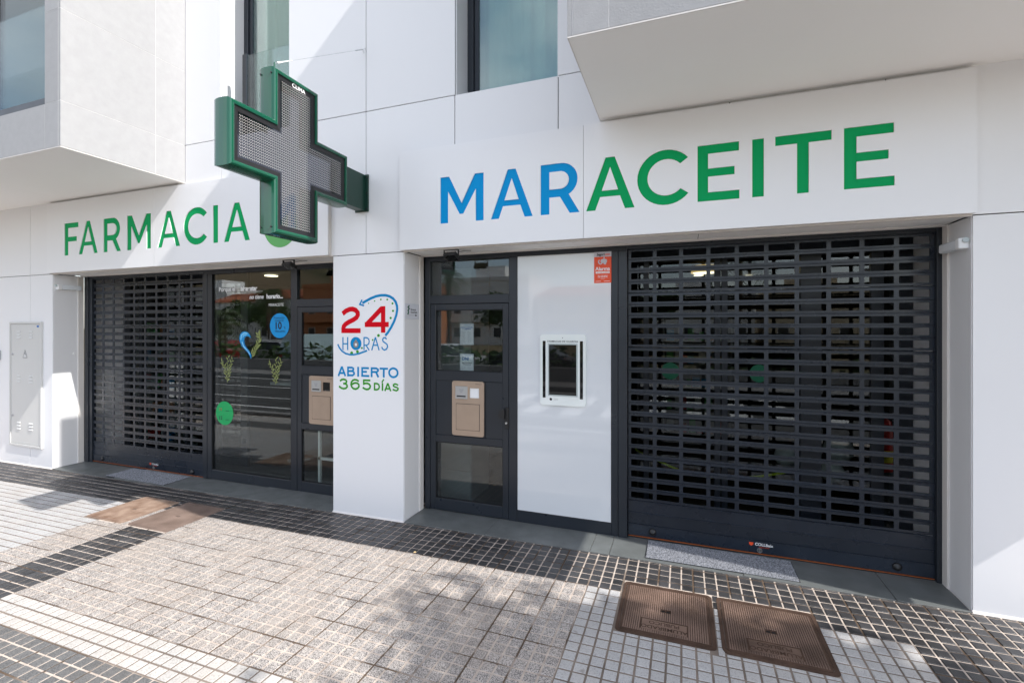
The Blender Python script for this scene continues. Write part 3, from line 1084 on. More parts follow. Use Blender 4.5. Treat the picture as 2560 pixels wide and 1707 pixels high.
glass_front(-0.62, 1.735, [(-0.56, 0.16), (-0.32, 0.05), (0.30, 0.05), (0.36, 0.05), (1.03, 0.155), (1.50, 0.09), (1.69, 0.09)],
            'glass sliding entrance doors behind the wide roller shutter')
glass_front(-7.82, -5.36, [(-7.74, 0.12), (-7.45, 0.05), (-6.95, 0.05), (-6.5, 0.05), (-5.9, 0.05), (-5.42, 0.12)],
            'glass sliding doors behind the shutter below the green lettering')
for i, (x, nm) in enumerate(((-0.102, 'green round ENTRADA sticker behind the shutter, nearer the white panel'),
                             (0.639, 'green round ENTRADA sticker behind the middle of the wide shutter'))):
    e = thing('entrance_sticker', nm, 'sticker', (0, 0, 0), 0, 'entrance stickers on the glass doors')
    link('disc', fill2d([disc_loop(x, 1.400, 0.078)], 0.001, 0.857), 'entry_green', e)
    wall_text('lettering', 'ENTRADA', x, 0.8555, 1.387, 0.036, 'white_paint', e, bold=0.0006)

# ---- hatch plates on the two doors


def hatch(x0, z0, label, screen):
    t = thing('night_hatch', label, 'hatch', (x0, 0.335, z0), 0, 'bronze night hatches on the doors')
    W, H = 0.338, 0.527
    yf = 0.0
    cut = [(0.152 + 0.036, 0.152 + 0.134, 0.367, 0.463)]
    lp = [round_rect(0, W, 0, H, 0.022, 5)]
    for a, b_, c, d in cut:
        lp.append(round_rect(a, b_, c, d, 0.004, 2))
    link('plate', fill2d(lp, 0.012, yf), 'bronze', t)
    # drawer front outlined by a thin gap
    link('drawer', fill2d([round_rect(0.048, 0.290, 0.058, 0.306, 0.008, 3)], 0.003, yf - 0.0035), 'bronze', t)
    sp = MB()
    for a in ((0.044, 0.294, 0.054, 0.058), (0.044, 0.294, 0.306, 0.310), (0.044, 0.048, 0.058, 0.306), (0.290, 0.294, 0.058, 0.306)):
        sp.box(a[0], a[1], yf - 0.0008, yf, a[2], a[3])
    sp.build('drawer_gap', 'print_black', t)
    spk = MB().box(0.038, 0.168, yf - 0.008, yf, 0.355, 0.478).build('intercom', 'steel', t, bevel=0.003)
    MB().box(0.055, 0.150, yf - 0.0095, yf - 0.0085, 0.375, 0.388).build('slot', 'print_black', spk)
    gr = MB()
    for k in range(4):
        w = 0.052 - k * 0.010
        gr.box(0.103 - w / 2, 0.103 + w / 2, yf - 0.0095, yf - 0.0085, 0.444 - k * 0.009, 0.449 - k * 0.009)
    gr.build('grille', 'print_grey', spk)
    MB().box(0.186, 0.288, 0.008, 0.010, 0.365, 0.465).build('viewing_pane', screen, t)
    wall_text('lettering', 'FARMACIA', W - 0.055, yf - 0.0012, 0.498, 0.012, 'print_black', t, squeeze=1.2)
    return t


hatch(-2.109, 0.761, 'bronze night hatch plate with a white viewing pane on the pharmacy door', 'white_paint')
hatch(-3.866, 0.749, 'bronze night hatch plate cut off by the white pillar', 'screen_black')

# ================================================================== SIGNS
CAP = 0.411
def arc(cx, cz, r, a0, a1, n):
    return [(cx + r * math.cos(R(a0 + (a1 - a0) * i / n)), cz + r * math.sin(R(a0 + (a1 - a0) * i / n))) for i in range(n + 1)]


GLY = {
    'M': [[(0, 0), (0, CAP), (.087, CAP), (.209, .169), (.335, CAP), (.419, CAP), (.419, 0), (.344, 0), (.344, .277), (.226, .072), (.188, .072), (.077, .277), (.077, 0)]],
    'A': [[(0, 0), (.154, CAP), (.225, CAP), (.376, 0), (.304, 0), (.266, .103), (.112, .103), (.074, 0)], [(.190, .333), (.251, .152), (.125, .152)]],
    'R': [[(0, 0), (0, CAP), (.172, CAP)] + arc(.172, .274, .137, 80, -62, 14) + [(.325, 0), (.244, 0), (.163, .137), (.075, .137), (.075, 0)],
          [(.075, .345), (.165, .345)] + arc(.166, .274, .071, 80, -80, 10) + [(.165, .203), (.075, .203)]],
    'C': [arc(.212, .206, .208, 40, 321, 30) + list(reversed(arc(.216, .206, .136, 43, 318, 26)))],
    'E': [[(0, 0), (0, CAP), (.277, CAP), (.277, .345), (.072, .345), (.072, .238), (.248, .238), (.248, .178), (.072, .178), (.072, .064), (.280, .064), (.280, 0)]],
    'F': [[(0, 0), (0, CAP), (.286, CAP), (.286, .347), (.080, .347), (.080, .235), (.254, .235), (.254, .174), (.080, .174), (.080, 0)]],
    'I': [[(0, 0), (0, CAP), (.074, CAP), (.074, 0)]],
    'T': [[(.133, 0), (.133, .345), (0, .345), (0, CAP), (.338, CAP), (.338, .345), (.204, .345), (.204, 0)]],
}
SY = -0.051
SZ0, SZ1 = 2.517, 3.420
BASE = 2.729


def shop_sign(x0, x1, seam, letters, label):
    s = thing('shop_sign', label, 'shop sign')
    for a, b_ in ((x0, seam - 0.0015), (seam + 0.0015, x1)):
        loops = [[(a, SZ0), (b_, SZ0), (b_, SZ1), (a, SZ1)]]
        for ch, lx, _ in letters:
            if a <= lx < b_:
                loops += [[(lx + x, BASE + z) for x, z in lp] for lp in GLY[ch]]
        link('panel', fill2d(loops, 0.012, SY), 'sign_white', s)
    MB().box(x0 + 0.001, x1 - 0.001, SY + 0.016, -0.0012, SZ0 + 0.001, SZ1 - 0.001).build('sign_box', 'trim', s)
    for ch, lx, m in letters:
        o = link('letter', fill2d([[(lx + x, BASE + z) for x, z in lp] for lp in GLY[ch]], 0.003, SY + 0.0075), m, s)
    return s


g_, b_ = 'sign_green', 'sign_blue'
s1 = shop_sign(-2.452, 1.725, -0.741, [('M', -2.027, b_), ('A', -1.541, b_), ('R', -1.097, b_), ('A', -0.720, g_), ('C', -0.328, g_), ('E', 0.108, g_),
                                       ('I', 0.470, g_), ('T', 0.615, g_), ('E', 1.023, g_)], 'white shop sign reading MARACEITE in blue and green')
s2 = shop_sign(-7.836, -3.270, -5.774, [('F', -7.462, g_), ('A', -7.172, g_), ('R', -6.684, g_), ('M', -6.247, g_), ('A', -5.717, g_), ('C', -5.291, g_),
                                        ('I', -4.826, g_), ('A', -4.666, g_)], 'white shop sign reading FARMACIA in green')
# round emblem beside FARMACIA, half hidden by the cross
link('emblem_disc', fill2d([disc_loop(-3.872, 2.848, 0.222, n=48)], 0.002, SY - 0.0022), 'logo_green', s2)
link('emblem_wave', fill2d([[(-3.68, 2.742), (-3.68, 3.16), (-3.72, 3.165), (-3.80, 3.13), (-3.88, 3.05), (-3.94, 2.95), (-3.955, 2.87), (-3.90, 2.885), (-3.82, 2.93), (-3.77, 2.97), (-3.762, 2.742)]], 0.002, SY - 0.0046), 'sign_blue', s2)

# ---- pharmacy cross
cr = thing('pharmacy_cross', 'green framed pharmacy cross of white light dots projecting from the facade', 'pharmacy cross', (-2.908, -0.884, 3.120))
YO, ZO, AH = 0.592, 0.620, 0.229
OUT = [(-AH, ZO), (AH, ZO), (AH, AH), (YO, AH), (YO, -AH), (AH, -AH), (AH, -ZO), (-AH, -ZO), (-AH, -AH), (-YO, -AH), (-YO, AH), (-AH, AH)]


def inset(poly, d):
    n = len(poly)
    out = []
    for i in range(n):
        p0, p1, p2 = Vector(poly[i - 1]), Vector(poly[i]), Vector(poly[(i + 1) % n])
        e1, e2 = (p1 - p0).normalized(), (p2 - p1).normalized()
        n1, n2 = Vector((e1.y, -e1.x)), Vector((e2.y, -e2.x))      # inward for clockwise
        out.append(tuple(p1 + (n1 + n2) * d))
    return out


sec = [(.038, .060), (.038, .075), (.028, .079), (.016, .078), (.007, .070), (.002, .050), (0, .022), (0, -.022), (.002, -.050), (.007, -.070), (.016, -.078), (.028, -.079), (.038, -.075), (.038, -.060)]
fm = MB()
fm.rings([[(x, y, z) for y, z in inset(OUT, d)] for d, x in sec], cap0=False, cap1=False)
cf = fm.build('frame', 'cross_green', cr)
for s_ in (1, -1):
    ring = MB()
    a, b2 = inset(OUT, .0375), inset(OUT, .074)
    ring.rings([[(s_ * .066, y, z) for y, z in a], [(s_ * .062, y, z) for y, z in b2]], cap0=False, cap1=False)
    ring.build('border', 'black', cr, fix=False)
    sh = MB()
    c = inset(OUT, .0735)
    sh.poly([(s_ * .0615, y, z) for y, z in (c if s_ < 0 else c[::-1])])
    sh.build('led_sheet', 'led_sheet', cr, fix=False)
    dots = MB()
    P_ = 0.0192
    for iy in range(-28, 29):
        for iz in range(-30, 31):
            y, z = iy * P_, iz * P_
            ins = (abs(y) < AH - .082 and abs(z) < ZO - .082) or (abs(z) < AH - .082 and abs(y) < YO - .082)
            if not ins: continue
            for dy, dz in ((-.0040, .0030), (.0040, -.0026)):
                if s_ < 0 and dz > 0: continue
                r_ = .0030
                n0 = len(dots.v)
                xx = s_ * .0625
                xo = s_ * .0665
                dots.v += [(xx, y + dy - r_, z + dz - r_), (xx, y + dy + r_, z + dz - r_), (xx, y + dy + r_, z + dz + r_), (xx, y + dy - r_, z + dz + r_), (xo, y + dy, z + dz)]
                dots.f += [(n0, n0 + 1, n0 + 4), (n0 + 1, n0 + 2, n0 + 4), (n0 + 2, n0 + 3, n0 + 4), (n0 + 3, n0, n0 + 4)]
    tag(dots.build('light_dots', 'led_dot', cr, fix=False), kind='stuff')
# maker lettering on the +x face, small screws, mounting arm and plate
me = text_mesh('CLIMA', 0.046, bold=0.0012)
for v in me.vertices:
    a, b2, _ = v.co
    v.co = (.0672, 0.02 + a, ZO - .0715 + b2)
link('lettering', me, 'white_paint', cr)
for y, z in ((-AH, ZO - .05), (-AH, -ZO + .05)):
    for x in (.050, -.050):
        MB().lathe([(.007, -.004), (.007, .003), (0, .003)], (x, y - .001, z), 8, 'y').build('screw', 'black', cr)
arm = MB().box(-.045, .052, YO - .004, .8825, -.195, .145).build('arm', 'bracket_green', cr, bevel=.003)
MB().box(-.07, .085, .868, .8825, -.205, .150).build('wall_plate', 'bracket_green', cr, bevel=.003)
for z in (-.18, -.03, .12):
    MB().lathe([(.008, -.008), (.008, 0), (0, 0)], (.070, .866, z), 8, 'y').build('screw', 'black', cr)
# stay wire
sw = thing('stay_wire', 'thin steel wire with turnbuckle from the top of the cross to the wall', 'wire')
A_, B_ = Vector((-2.905, -1.04, 3.765)), Vector((-2.862, -0.012, 4.475))
MB().tube([A_, A_ + Vector((0, 0, .045))], .006, 8).build('eye_bolt', 'cross_green', sw)
A2 = A_ + Vector((0, 0, .038))
d_ = (B_ - A2).normalized()
MB().tube([A2, B_ - d_ * .16], .0016, 6).build('cable', 'steel', sw)
MB().tube([A2 + d_ * .03, A2 + d_ * .08, A2 + d_ * .20], [.009, .006, .002], 8).build('clamp', 'white_paint', sw)
MB().tube([B_ - d_ * .17, B_ - d_ * .15, B_ - d_ * .05, B_ - d_ * .03], [.002, .006, .006, .002], 8).build('turnbuckle', 'steel', sw)
for off in (0, .028):
    MB().tube([B_ - d_ * .03 + Vector((off * .5 - .02, 0, 0)), Vector((B_.x + off - .02, -.02, B_.z - .005 + off * .3)), Vector((B_.x + off - .02, .0, B_.z - .03 + off * .3))], .0025, 6).build('wall_hook', 'steel', sw)

# ================================================================== PILLAR LETTERING
DECAL_RED = [
    ([(-3.1347,1.9403),(-3.0962,1.9669),(-3.0498,1.9834),(-3.0145,1.9847),(-2.9794,1.9735),(-2.9563,1.9496),(-2.9541,1.9274),(-2.9686,1.903),(-3.0064,1.8809),(-3.0552,1.8611),(-3.0989,1.8388),(-3.1209,1.8163),(-3.1264,1.796),(-3.1264,1.7535)], 0.0470, 0),
    ([(-3.1485,1.7744),(-2.922,1.7748)], 0.0467, 0),
    ([(-2.6648,2.0073),(-2.6648,1.7561)], 0.0485, 0),
    ([(-2.6024,1.8343),(-2.8736,1.8337)], 0.0476, 0),
    ([(-2.6792,1.9879),(-2.8513,1.8359)], 0.0480, 0),
]
DECAL_BLUE = [
    ([(-2.9017,2.0399),(-2.8566,2.0612),(-2.8039,2.0843),(-2.7464,2.1028),(-2.6895,2.1111),(-2.6381,2.1099),(-2.5922,2.0984),(-2.5542,2.0768),(-2.5265,2.0461),(-2.5114,2.0071),(-2.5089,1.9726),(-2.5189,1.9211),(-2.5416,1.8652),(-2.577,1.8048),(-2.6126,1.7572),(-2.6407,1.7288)], 0.0245, 0),
    ([(-2.9044,2.0732),(-2.9311,2.0293),(-2.882,2.0152)], 0.0160, 0),
    ([(-3.1928,1.6411),(-3.1734,1.6061),(-3.143,1.5749),(-3.0989,1.5509),(-3.0498,1.5406),(-3.001,1.5415),(-2.9471,1.5515),(-2.8937,1.568),(-2.846,1.5842)], 0.0165, 0),
    ([(-3.1303,1.7113),(-3.1303,1.5841)], 0.0135, 0),
    ([(-3.0738,1.7116),(-3.0738,1.585)], 0.0135, 0),
    ([(-3.1303,1.6459),(-3.0738,1.6465)], 0.0120, 0),
    ([(-2.882,1.7129),(-2.882,1.5881)], 0.0135, 0),
    ([(-2.882,1.7076),(-2.8513,1.7078),(-2.8276,1.6947),(-2.8223,1.6728),(-2.8276,1.6485),(-2.8513,1.6349),(-2.882,1.6346)], 0.0125, 0),
    ([(-2.8592,1.6348),(-2.8223,1.5868)], 0.0130, 0),
    ([(-2.7517,1.7129),(-2.7934,1.5873)], 0.0135, 0),
    ([(-2.7517,1.7129),(-2.7101,1.5886)], 0.0135, 0),
    ([(-2.7751,1.6359),(-2.7283,1.6365)], 0.0123, 0),
    ([(-2.6269,1.6942),(-2.6407,1.7093),(-2.6612,1.7069),(-2.6714,1.6894),(-2.6637,1.6721),(-2.6407,1.6593),(-2.6202,1.6443),(-2.6151,1.6227),(-2.6279,1.6008),(-2.6509,1.5926),(-2.6714,1.6023),(-2.6802,1.6218)], 0.0130, 0),
    ([(-3.1435,1.4225),(-3.1853,1.3273)], 0.0205, 0),
    ([(-3.1435,1.4225),(-3.1008,1.3302)], 0.0205, 0),
    ([(-3.1661,1.3578),(-3.1209,1.3593)], 0.0189, 0),
    ([(-3.0698,1.4245),(-3.0698,1.3284)], 0.0205, 0),
    ([(-3.0698,1.4147),(-3.0212,1.4152),(-3.0058,1.4066),(-3.0058,1.394),(-3.0212,1.3822),(-3.0698,1.3807)], 0.0189, 0),
    ([(-3.0623,1.381),(-3.0161,1.381),(-2.998,1.3675),(-2.998,1.3534),(-3.0144,1.3402),(-3.0698,1.3392)], 0.0189, 0),
    ([(-2.9506,1.4251),(-2.9506,1.3298)], 0.0210, 0),
    ([(-2.9034,1.4241),(-2.9034,1.3301)], 0.0205, 0),
    ([(-2.9128,1.4145),(-2.8261,1.4152)], 0.0189, 0),
    ([(-2.9034,1.3789),(-2.8493,1.3798)], 0.0189, 0),
    ([(-2.9128,1.3395),(-2.8211,1.3403)], 0.0189, 0),
    ([(-2.7946,1.4251),(-2.7946,1.3311)], 0.0205, 0),
    ([(-2.7946,1.4156),(-2.7404,1.4163),(-2.7224,1.4066),(-2.7215,1.3943),(-2.7372,1.3814),(-2.7946,1.3801)], 0.0189, 0),
    ([(-2.7437,1.3784),(-2.7176,1.3319)], 0.0205, 0),
    ([(-2.7045,1.4154),(-2.6108,1.4163)], 0.0189, 0),
    ([(-2.6575,1.416),(-2.6575,1.3319)], 0.0210, 0),
    ([(-2.551 + 0.0471 * math.cos(R(12 * i)), 1.3805 + 0.0413 * math.sin(R(12 * i))) for i in range(30)], 0.0195, 1),
]
DECAL_GREEN = [
    ([(-3.1661,1.2796),(-3.1452,1.2946),(-3.1209,1.2983),(-3.0967,1.2921),(-3.0864,1.2798),(-3.0915,1.2654),(-3.1071,1.2577),(-3.1278,1.256)], 0.0183, 0),
    ([(-3.1278,1.256),(-3.1002,1.2552),(-3.0812,1.2418),(-3.0802,1.2263),(-3.095,1.2115),(-3.1209,1.2061),(-3.1487,1.2106),(-3.1783,1.2278)], 0.0183, 0),
    ([(-2.9431,1.2853),(-2.9668,1.297),(-2.9905,1.2997),(-3.0144,1.291),(-3.0297,1.2735),(-3.0342,1.2508),(-3.0263,1.2285),(-3.0075,1.2125),(-2.9803,1.208),(-2.9549,1.2176),(-2.9404,1.235),(-2.9431,1.2545),(-2.96,1.2664),(-2.9837,1.2683),(-3.0075,1.2617),(-3.0246,1.2497)], 0.0183, 0),
    ([(-2.8095,1.2985),(-2.8853,1.2972),(-2.8853,1.2624),(-2.866,1.2687),(-2.8427,1.2697),(-2.8228,1.2621),(-2.8095,1.246),(-2.8145,1.2264),(-2.8327,1.2131),(-2.856,1.2107),(-2.8793,1.2181),(-2.8977,1.2284)], 0.0183, 0),
    ([(-2.7617,1.2715),(-2.7339,1.2718),(-2.7143,1.2624),(-2.7071,1.2421),(-2.7143,1.2225),(-2.7339,1.2134),(-2.7617,1.2127)], 0.0162, 1),
    ([(-2.6721,1.2806),(-2.6721,1.2052)], 0.0175, 0),
    ([(-2.6785,1.2851),(-2.6575,1.3154)], 0.0150, 0),
    ([(-2.6124,1.2802),(-2.6446,1.205)], 0.0168, 0),
    ([(-2.6124,1.2802),(-2.5804,1.2052)], 0.0168, 0),
    ([(-2.6301,1.2276),(-2.5948,1.2283)], 0.0156, 0),
    ([(-2.4994,1.2644),(-2.5152,1.2732),(-2.5342,1.276),(-2.5501,1.2677),(-2.5501,1.2555),(-2.5342,1.248),(-2.5121,1.2436),(-2.4988,1.2347),(-2.5026,1.221),(-2.52,1.2134),(-2.5406,1.2179),(-2.5581,1.2253)], 0.0160, 0),
]
DECAL_DOTS = [(-2.8302, 2.0373, 0.0057), (-2.761, 2.058, 0.007), (-2.691, 2.071, 0.0084), (-2.6192, 2.0695, 0.0092), (-2.5613, 2.0312, 0.0101), (-2.5557, 1.9616, 0.0106),
              (-2.5815, 1.8948, 0.0114), (-2.7179, 1.7293, 0.0141), (-2.783, 1.6863, 0.0088), (-2.907, 1.6076, 0.0097), (-3.027, 1.5567, 0.0159), (-2.9589, 1.5713, 0.015)]
dec = thing('opening_hours_lettering', 'stuck-on lettering 24 HORAS ABIERTO 365 DIAS on the white pillar', 'lettering')
for nm, L, m in (('red_numerals', DECAL_RED, 'decal_red'), ('blue_lettering', DECAL_BLUE, 'decal_blue'), ('green_lettering', DECAL_GREEN, 'decal_green')):
    d = MB()
    for i, (p, w, c) in enumerate(L):
        ribbon(d, p, w, -0.0012 - 0.00003 * (i % 9), bool(c))
    d.build(nm, m, dec, fix=False)
for x, z, r in DECAL_DOTS:
    link('dot', fill2d([disc_loop(x, z, r * 1.08, r, 18)], 0.0006, -0.0010), 'decal_green', dec)
link('letter_disc', fill2d([disc_loop(-2.9767, 1.6503, 0.0645, 0.0635)], 0.0006, -0.0012), 'decal_blue', dec)
link('drop', fill2d([[(-2.9767, 1.692)] + [(-2.9767 + 0.030 * math.cos(R(a)), 1.641 + 0.032 * math.sin(R(a))) for a in range(30, -211, -12)]], 0.0006, -0.0020), 'drop_grey', dec)
cl = MB()
for a in range(4):
    t = R(45 + 90 * a)
    cl.lathe([(0.0078, 0), (0.0078, -0.0003), (0, -0.0003)], (-2.9757 + 0.0085 * math.cos(t), -0.0021, 1.640 + 0.0085 * math.sin(t)), 10, 'y')
cl.build('clover', 'white_paint', dec)

# ================================================================== SMALL THINGS ON THE FRONT
# digital noticeboard on the white panel
t = thing('duty_pharmacy_screen', 'white framed screen reading FARMACIAS DE GUARDIA on the white glass panel', 'screen')
link('housing', fill2d([round_rect(-1.213, -0.795, 1.105, 1.744, 0.028, 6)], 0.018, 0.327), 'tablet_white', t)
link('bezel', fill2d([round_rect(-1.139, -0.868, 1.190, 1.662, 0.004, 2)], 0.002, 0.3255), 'tablet_grey', t)
MB().box(-1.128, -0.879, 0.3242, 0.3252, 1.202, 1.650).build('display', 'screen_black', t)
for a, b_ in ((-1.188, -1.161), (-0.847, -0.820)):
    MB().box(a, b_, 0.3252, 0.3268, 1.172, 1.684).build('side_strip', 'screen_black', t)
wall_text('lettering', 'FARMACIAS DE GUARDIA', -1.004, 0.3262, 1.672, 0.0245, 'print_black', t, bold=0.0003, squeeze=1.0)
MB().lathe([(0.012, 0), (0.012, -0.0005), (0.008, -0.0005), (0.008, 0)], (-1.112, 0.3266, 1.160), 16, 'y').build('emblem', 'print_black', t)
for k in range(3):
    MB().box(-1.085, -1.045, 0.3262, 0.3267, 1.166 - k * 0.007, 1.168 - k * 0.007).build('small_print', 'print_grey', t)
MB().lathe([(0.004, 0), (0.004, -0.001), (0, -0.001)], (-1.004, 0.3266, 1.712), 10, 'y').build('sensor', 'print_black', t)

# alarm notice
t = thing('alarm_notice', 'orange alarm company notice in the top corner of the white glass panel', 'notice')
MB().box(-0.724, -0.575, 0.3415, 0.3425, 2.193, 2.420).build('orange_field', 'alarm_orange', t)
MB().box(-0.724, -0.575, 0.3415, 0.3425, 2.420, 2.464).build('grey_field', 'alarm_grey', t)
wall_text('lettering', 'Seguri', -0.703, 0.3408, 2.431, 0.031, 'print_black', t, align='LEFT', bold=0.0008, shear=0.2, squeeze=0.9)
wall_text('lettering', 'con', -0.631, 0.3408, 2.431, 0.031, 'alarm_orange', t, align='LEFT', bold=0.0008, shear=0.2, squeeze=0.9)
link('camera_symbol', fill2d([round_rect(-0.668, -0.612, 2.365, 2.400, 0.014, 4)], 0.0004, 0.3410), 'alarm_grey', t)
hb = MB()
ribbon(hb, [(-0.655, 2.362), (-0.672, 2.358), (-0.684, 2.368), (-0.686, 2.384), (-0.676, 2.394)], 0.010, 0.3409)
ribbon(hb, [(-0.640, 2.400), (-0.636, 2.418)], 0.010, 0.3409)
ribbon(hb, [(-0.640, 2.362), (-0.620, 2.358)], 0.014, 0.3409)
hb.build('camera_bracket', 'alarm_grey', t, fix=False)
wall_text('lettering', 'Alarma', -0.650, 0.3408, 2.302, 0.043, 'white_paint', t, bold=0.0010)
MB().box(-0.710, -0.590, 0.3408, 0.3412, 2.275, 2.293).build('white_bar', 'white_paint', t)
wall_text('lettering', 'con aviso a policía', -0.650, 0.3402, 2.2795, 0.0150, 'alarm_orange', t, bold=0.0002, squeeze=0.95)
wall_text('lettering', 'Zona videovigilada', -0.650, 0.3408, 2.252, 0.0115, 'white_paint', t, bold=0.0002)
wall_text('lettering', 'CRA 928 942 942', -0.650, 0.3408, 2.240, 0.0115, 'white_paint', t, bold=0.0002)
MB().box(-0.668, -0.632, 0.3408, 0.3412, 2.229, 2.231).build('small_print', 'white_paint', t)
MB().box(-0.712, -0.665, 0.3408, 0.3412, 2.206, 2.209).build('small_print', 'white_paint', t)
MB().box(-0.640, -0.590, 0.3408, 0.3412, 2.206, 2.209).build('small_print', 'white_paint', t)

# plate on the pillar's inner side
t = thing('licence_plate', 'small clear plate reading Farmacia Autorizada on the side of the pillar', 'plate')
MB().box(-2.4365, -2.4330, 0.010, 0.262, 1.885, 2.033).build('plate', 'paper', t, bevel=0.002)


def side_text(body, y, z, size, m, **k):
    me = text_mesh(body, size, 'LEFT', **k)
    for v in me.vertices:
        a, b2, _ = v.co
        v.co = (-2.4326, y + a, z + b2)
    me.update()
    link('lettering', me, m, t)


side_text('Farmacia', 0.110, 1.968, 0.026, 'print_black', bold=0.0006)
side_text('Autorizada', 0.110, 1.943, 0.026, 'print_black', bold=0.0006)
sy = MB()
for p, w in (([(0.055, 1.93), (0.075, 1.95), (0.062, 1.965), (0.085, 1.985), (0.064, 1.998), (0.088, 2.015)], 0.014), ([(0.072, 1.93), (0.074, 2.012)], 0.010)):
    q = MB()
    ribbon(q, p, w, 0)
    n0 = len(sy.v)
    sy.v += [(-2.4327, a, c) for a, _, c in q.v]
    sy.f += [tuple(i + n0 for i in f) for f in q.f]
sy.build('emblem', 'entry_green', t, fix=False)
MB().box(-2.4330, -2.4327, 0.060, 0.170, 1.922, 1.925).build('small_print', 'print_grey', t)
MB().box(-2.4330, -2.4327, 0.185, 0.218, 1.917, 1.928).build('small_print', 'print_black', t)

# notices on the door glass
for z0, z1, head, lab in ((1.636, 1.846, 'DEVOLUCIONES', 'printed notice headed DEVOLUCIONES Y CAMBIOS on the door glass'),
                          (1.381, 1.552, 'DNI', 'printed notice headed DNI on the door glass')):
    t = thing('notice', lab, 'notice', (0, 0, 0), 0, 'paper notices on the pharmacy door')
    MB().box(-2.042, -1.895, 0.3720, 0.3735, z0, z1).build('sheet', 'paper', t)
    fr_ = MB()
    for a in ((-2.038, -1.899, z1 - .006, z1 - .004), (-2.038, -1.899, z0 + .004, z0 + .006), (-2.038, -2.036, z0 + .006, z1 - .006), (-1.901, -1.899, z0 + .006, z1 - .006)):
        fr_.box(a[0], a[1], 0.3712, 0.3715, a[2], a[3])
    fr_.build('border', 'print_black', t)
    wall_text('lettering', 'MARACEITE', -1.960, 0.3712, z1 - 0.024, 0.013, 'decal_blue', t)
    if head == 'DNI':
        wall_text('lettering', 'DNI', -1.982, 0.3712, z1 - 0.064, 0.042, 'wave_deep', t, bold=0.001)
        wall_text('lettering', 'PSICOTROPOS', -1.9685, 0.3712, z1 - 0.096, 0.0165, 'print_black', t, bold=0.0003)
        wall_text('lettering', 'Y ESTUPEFACIENTES', -1.9685, 0.3712, z1 - 0.110, 0.010, 'print_black', t, bold=0.0003)
    else:
        wall_text('lettering', 'DEVOLUCIONES', -1.9685, 0.3712, z1 - 0.046, 0.0175, 'wave_deep', t, bold=0.0003)
        wall_text('lettering', 'Y CAMBIOS', -1.9685, 0.3712, z1 - 0.062, 0.0175, 'wave_deep', t, bold=0.0003)
    pr = MB()
    k = z1 - (0.085 if head != 'DNI' else 0.125)
    while k > z0 + 0.02:
        for a, b_ in ((-2.028, -1.978), (-1.960, -1.910)):
            pr.box(a, b_ - random.uniform(0, .012), 0.3712, 0.3715, k, k + 0.0022)
        k -= 0.0085
    pr.build('small_print', 'print_grey', t)

# window lettering and stickers
YG = 0.3600
t = thing('window_lettering', 'white slogan Porque el bienestar no tiene horario on the show window', 'lettering')
wall_text('lettering', 'Porque el', -5.262, YG, 2.240, 0.074, 'white_paint', t, align='LEFT', bold=0.0012, squeeze=0.93)
wall_text('lettering', 'bienestar', -4.905, YG, 2.240, 0.074, 'white_paint', t, align='LEFT', bold=0.0032, squeeze=0.92)
wall_text('lettering', 'no tiene', -4.77, YG, 2.140, 0.070, 'white_paint', t, align='LEFT', shear=0.22, bold=0.0012, squeeze=0.93)
wall_text('lettering', 'horario...', -4.508, YG, 2.140, 0.072, 'white_paint', t, align='LEFT', bold=0.003, squeeze=0.92)
wall_text('lettering', 'MARACEITE', -4.475, YG, 2.050, 0.047, 'white_paint', t, align='LEFT', squeeze=0.9)
t = thing('discount_sticker', 'round blue 10 % discount sticker on the show window', 'sticker')
link('disc', fill2d([disc_loop(-4.314, 1.827, 0.141)], 0.001, YG + 0.0005), 'sticker_blue', t)
wall_text('lettering', 'Promoción', -4.318, YG - .0005, 1.905, 0.036, 'sticker_ink', t)
wall_text('lettering', 'inaugural', -4.318, YG - .0005, 1.876, 0.036, 'sticker_ink', t)
wall_text('lettering', '10', -4.335, YG - .0005, 1.790, 0.110, 'sticker_ink', t, bold=0.003)
wall_text('lettering', '%', -4.237, YG - .0005, 1.790, 0.042, 'sticker_ink', t)
wall_text('lettering', 'descuento', -4.302, YG - .0005, 1.755, 0.036, 'sticker_ink', t)
t = thing('date_sticker', 'round green sticker with the numbers 11 and 12 low on the show window', 'sticker')
link('disc', fill2d([disc_loop(-5.168, 0.779, 0.142)], 0.001, YG + 0.0005), 'sticker_green', t)
wall_text('lettering', '11', -5.232, YG - .0005, 0.805, 0.050, 'roof_tile', t, bold=0.001)
wall_text('lettering', '12', -5.232, YG - .0005, 0.700, 0.058, 'sticker_ink', t, bold=0.001)
wall_text('lettering', 'junio', -5.120, YG - .0005, 0.802, 0.028, 'sticker_ink', t)
wall_text('lettering', 'junio', -5.120, YG - .0005, 0.695, 0.028, 'sticker_ink', t)
# wave and olive-branch emblem
t = thing('wave_emblem', 'printed blue wave with an olive branch on the show window', 'emblem')
OUTW = [(-4.928, 1.68), (-4.918, 1.725), (-4.886, 1.752), (-4.845, 1.761), (-4.800, 1.752), (-4.765, 1.722), (-4.746, 1.680), (-4.775, 1.700), (-4.812, 1.705), (-4.845, 1.690),
        (-4.855, 1.655), (-4.845, 1.610), (-4.815, 1.570), (-4.770, 1.530), (-4.740, 1.480), (-4.745, 1.436), (-4.775, 1.495), (-4.840, 1.545), (-4.895, 1.590), (-4.920, 1.635)]
link('wave', fill2d([OUTW], 0.0008, YG + 0.0006), 'sticker_blue', t)
q = MB()
ribbon(q, [(-4.905, 1.660), (-4.895, 1.715), (-4.850, 1.742), (-4.800, 1.735)], 0.012, YG)
ribbon(q, [(-4.885, 1.640), (-4.862, 1.585), (-4.810, 1.540), (-4.762, 1.490)], 0.012, YG)
ribbon(q, [(-4.875, 1.690), (-4.855, 1.718), (-4.815, 1.722)], 0.008, YG)
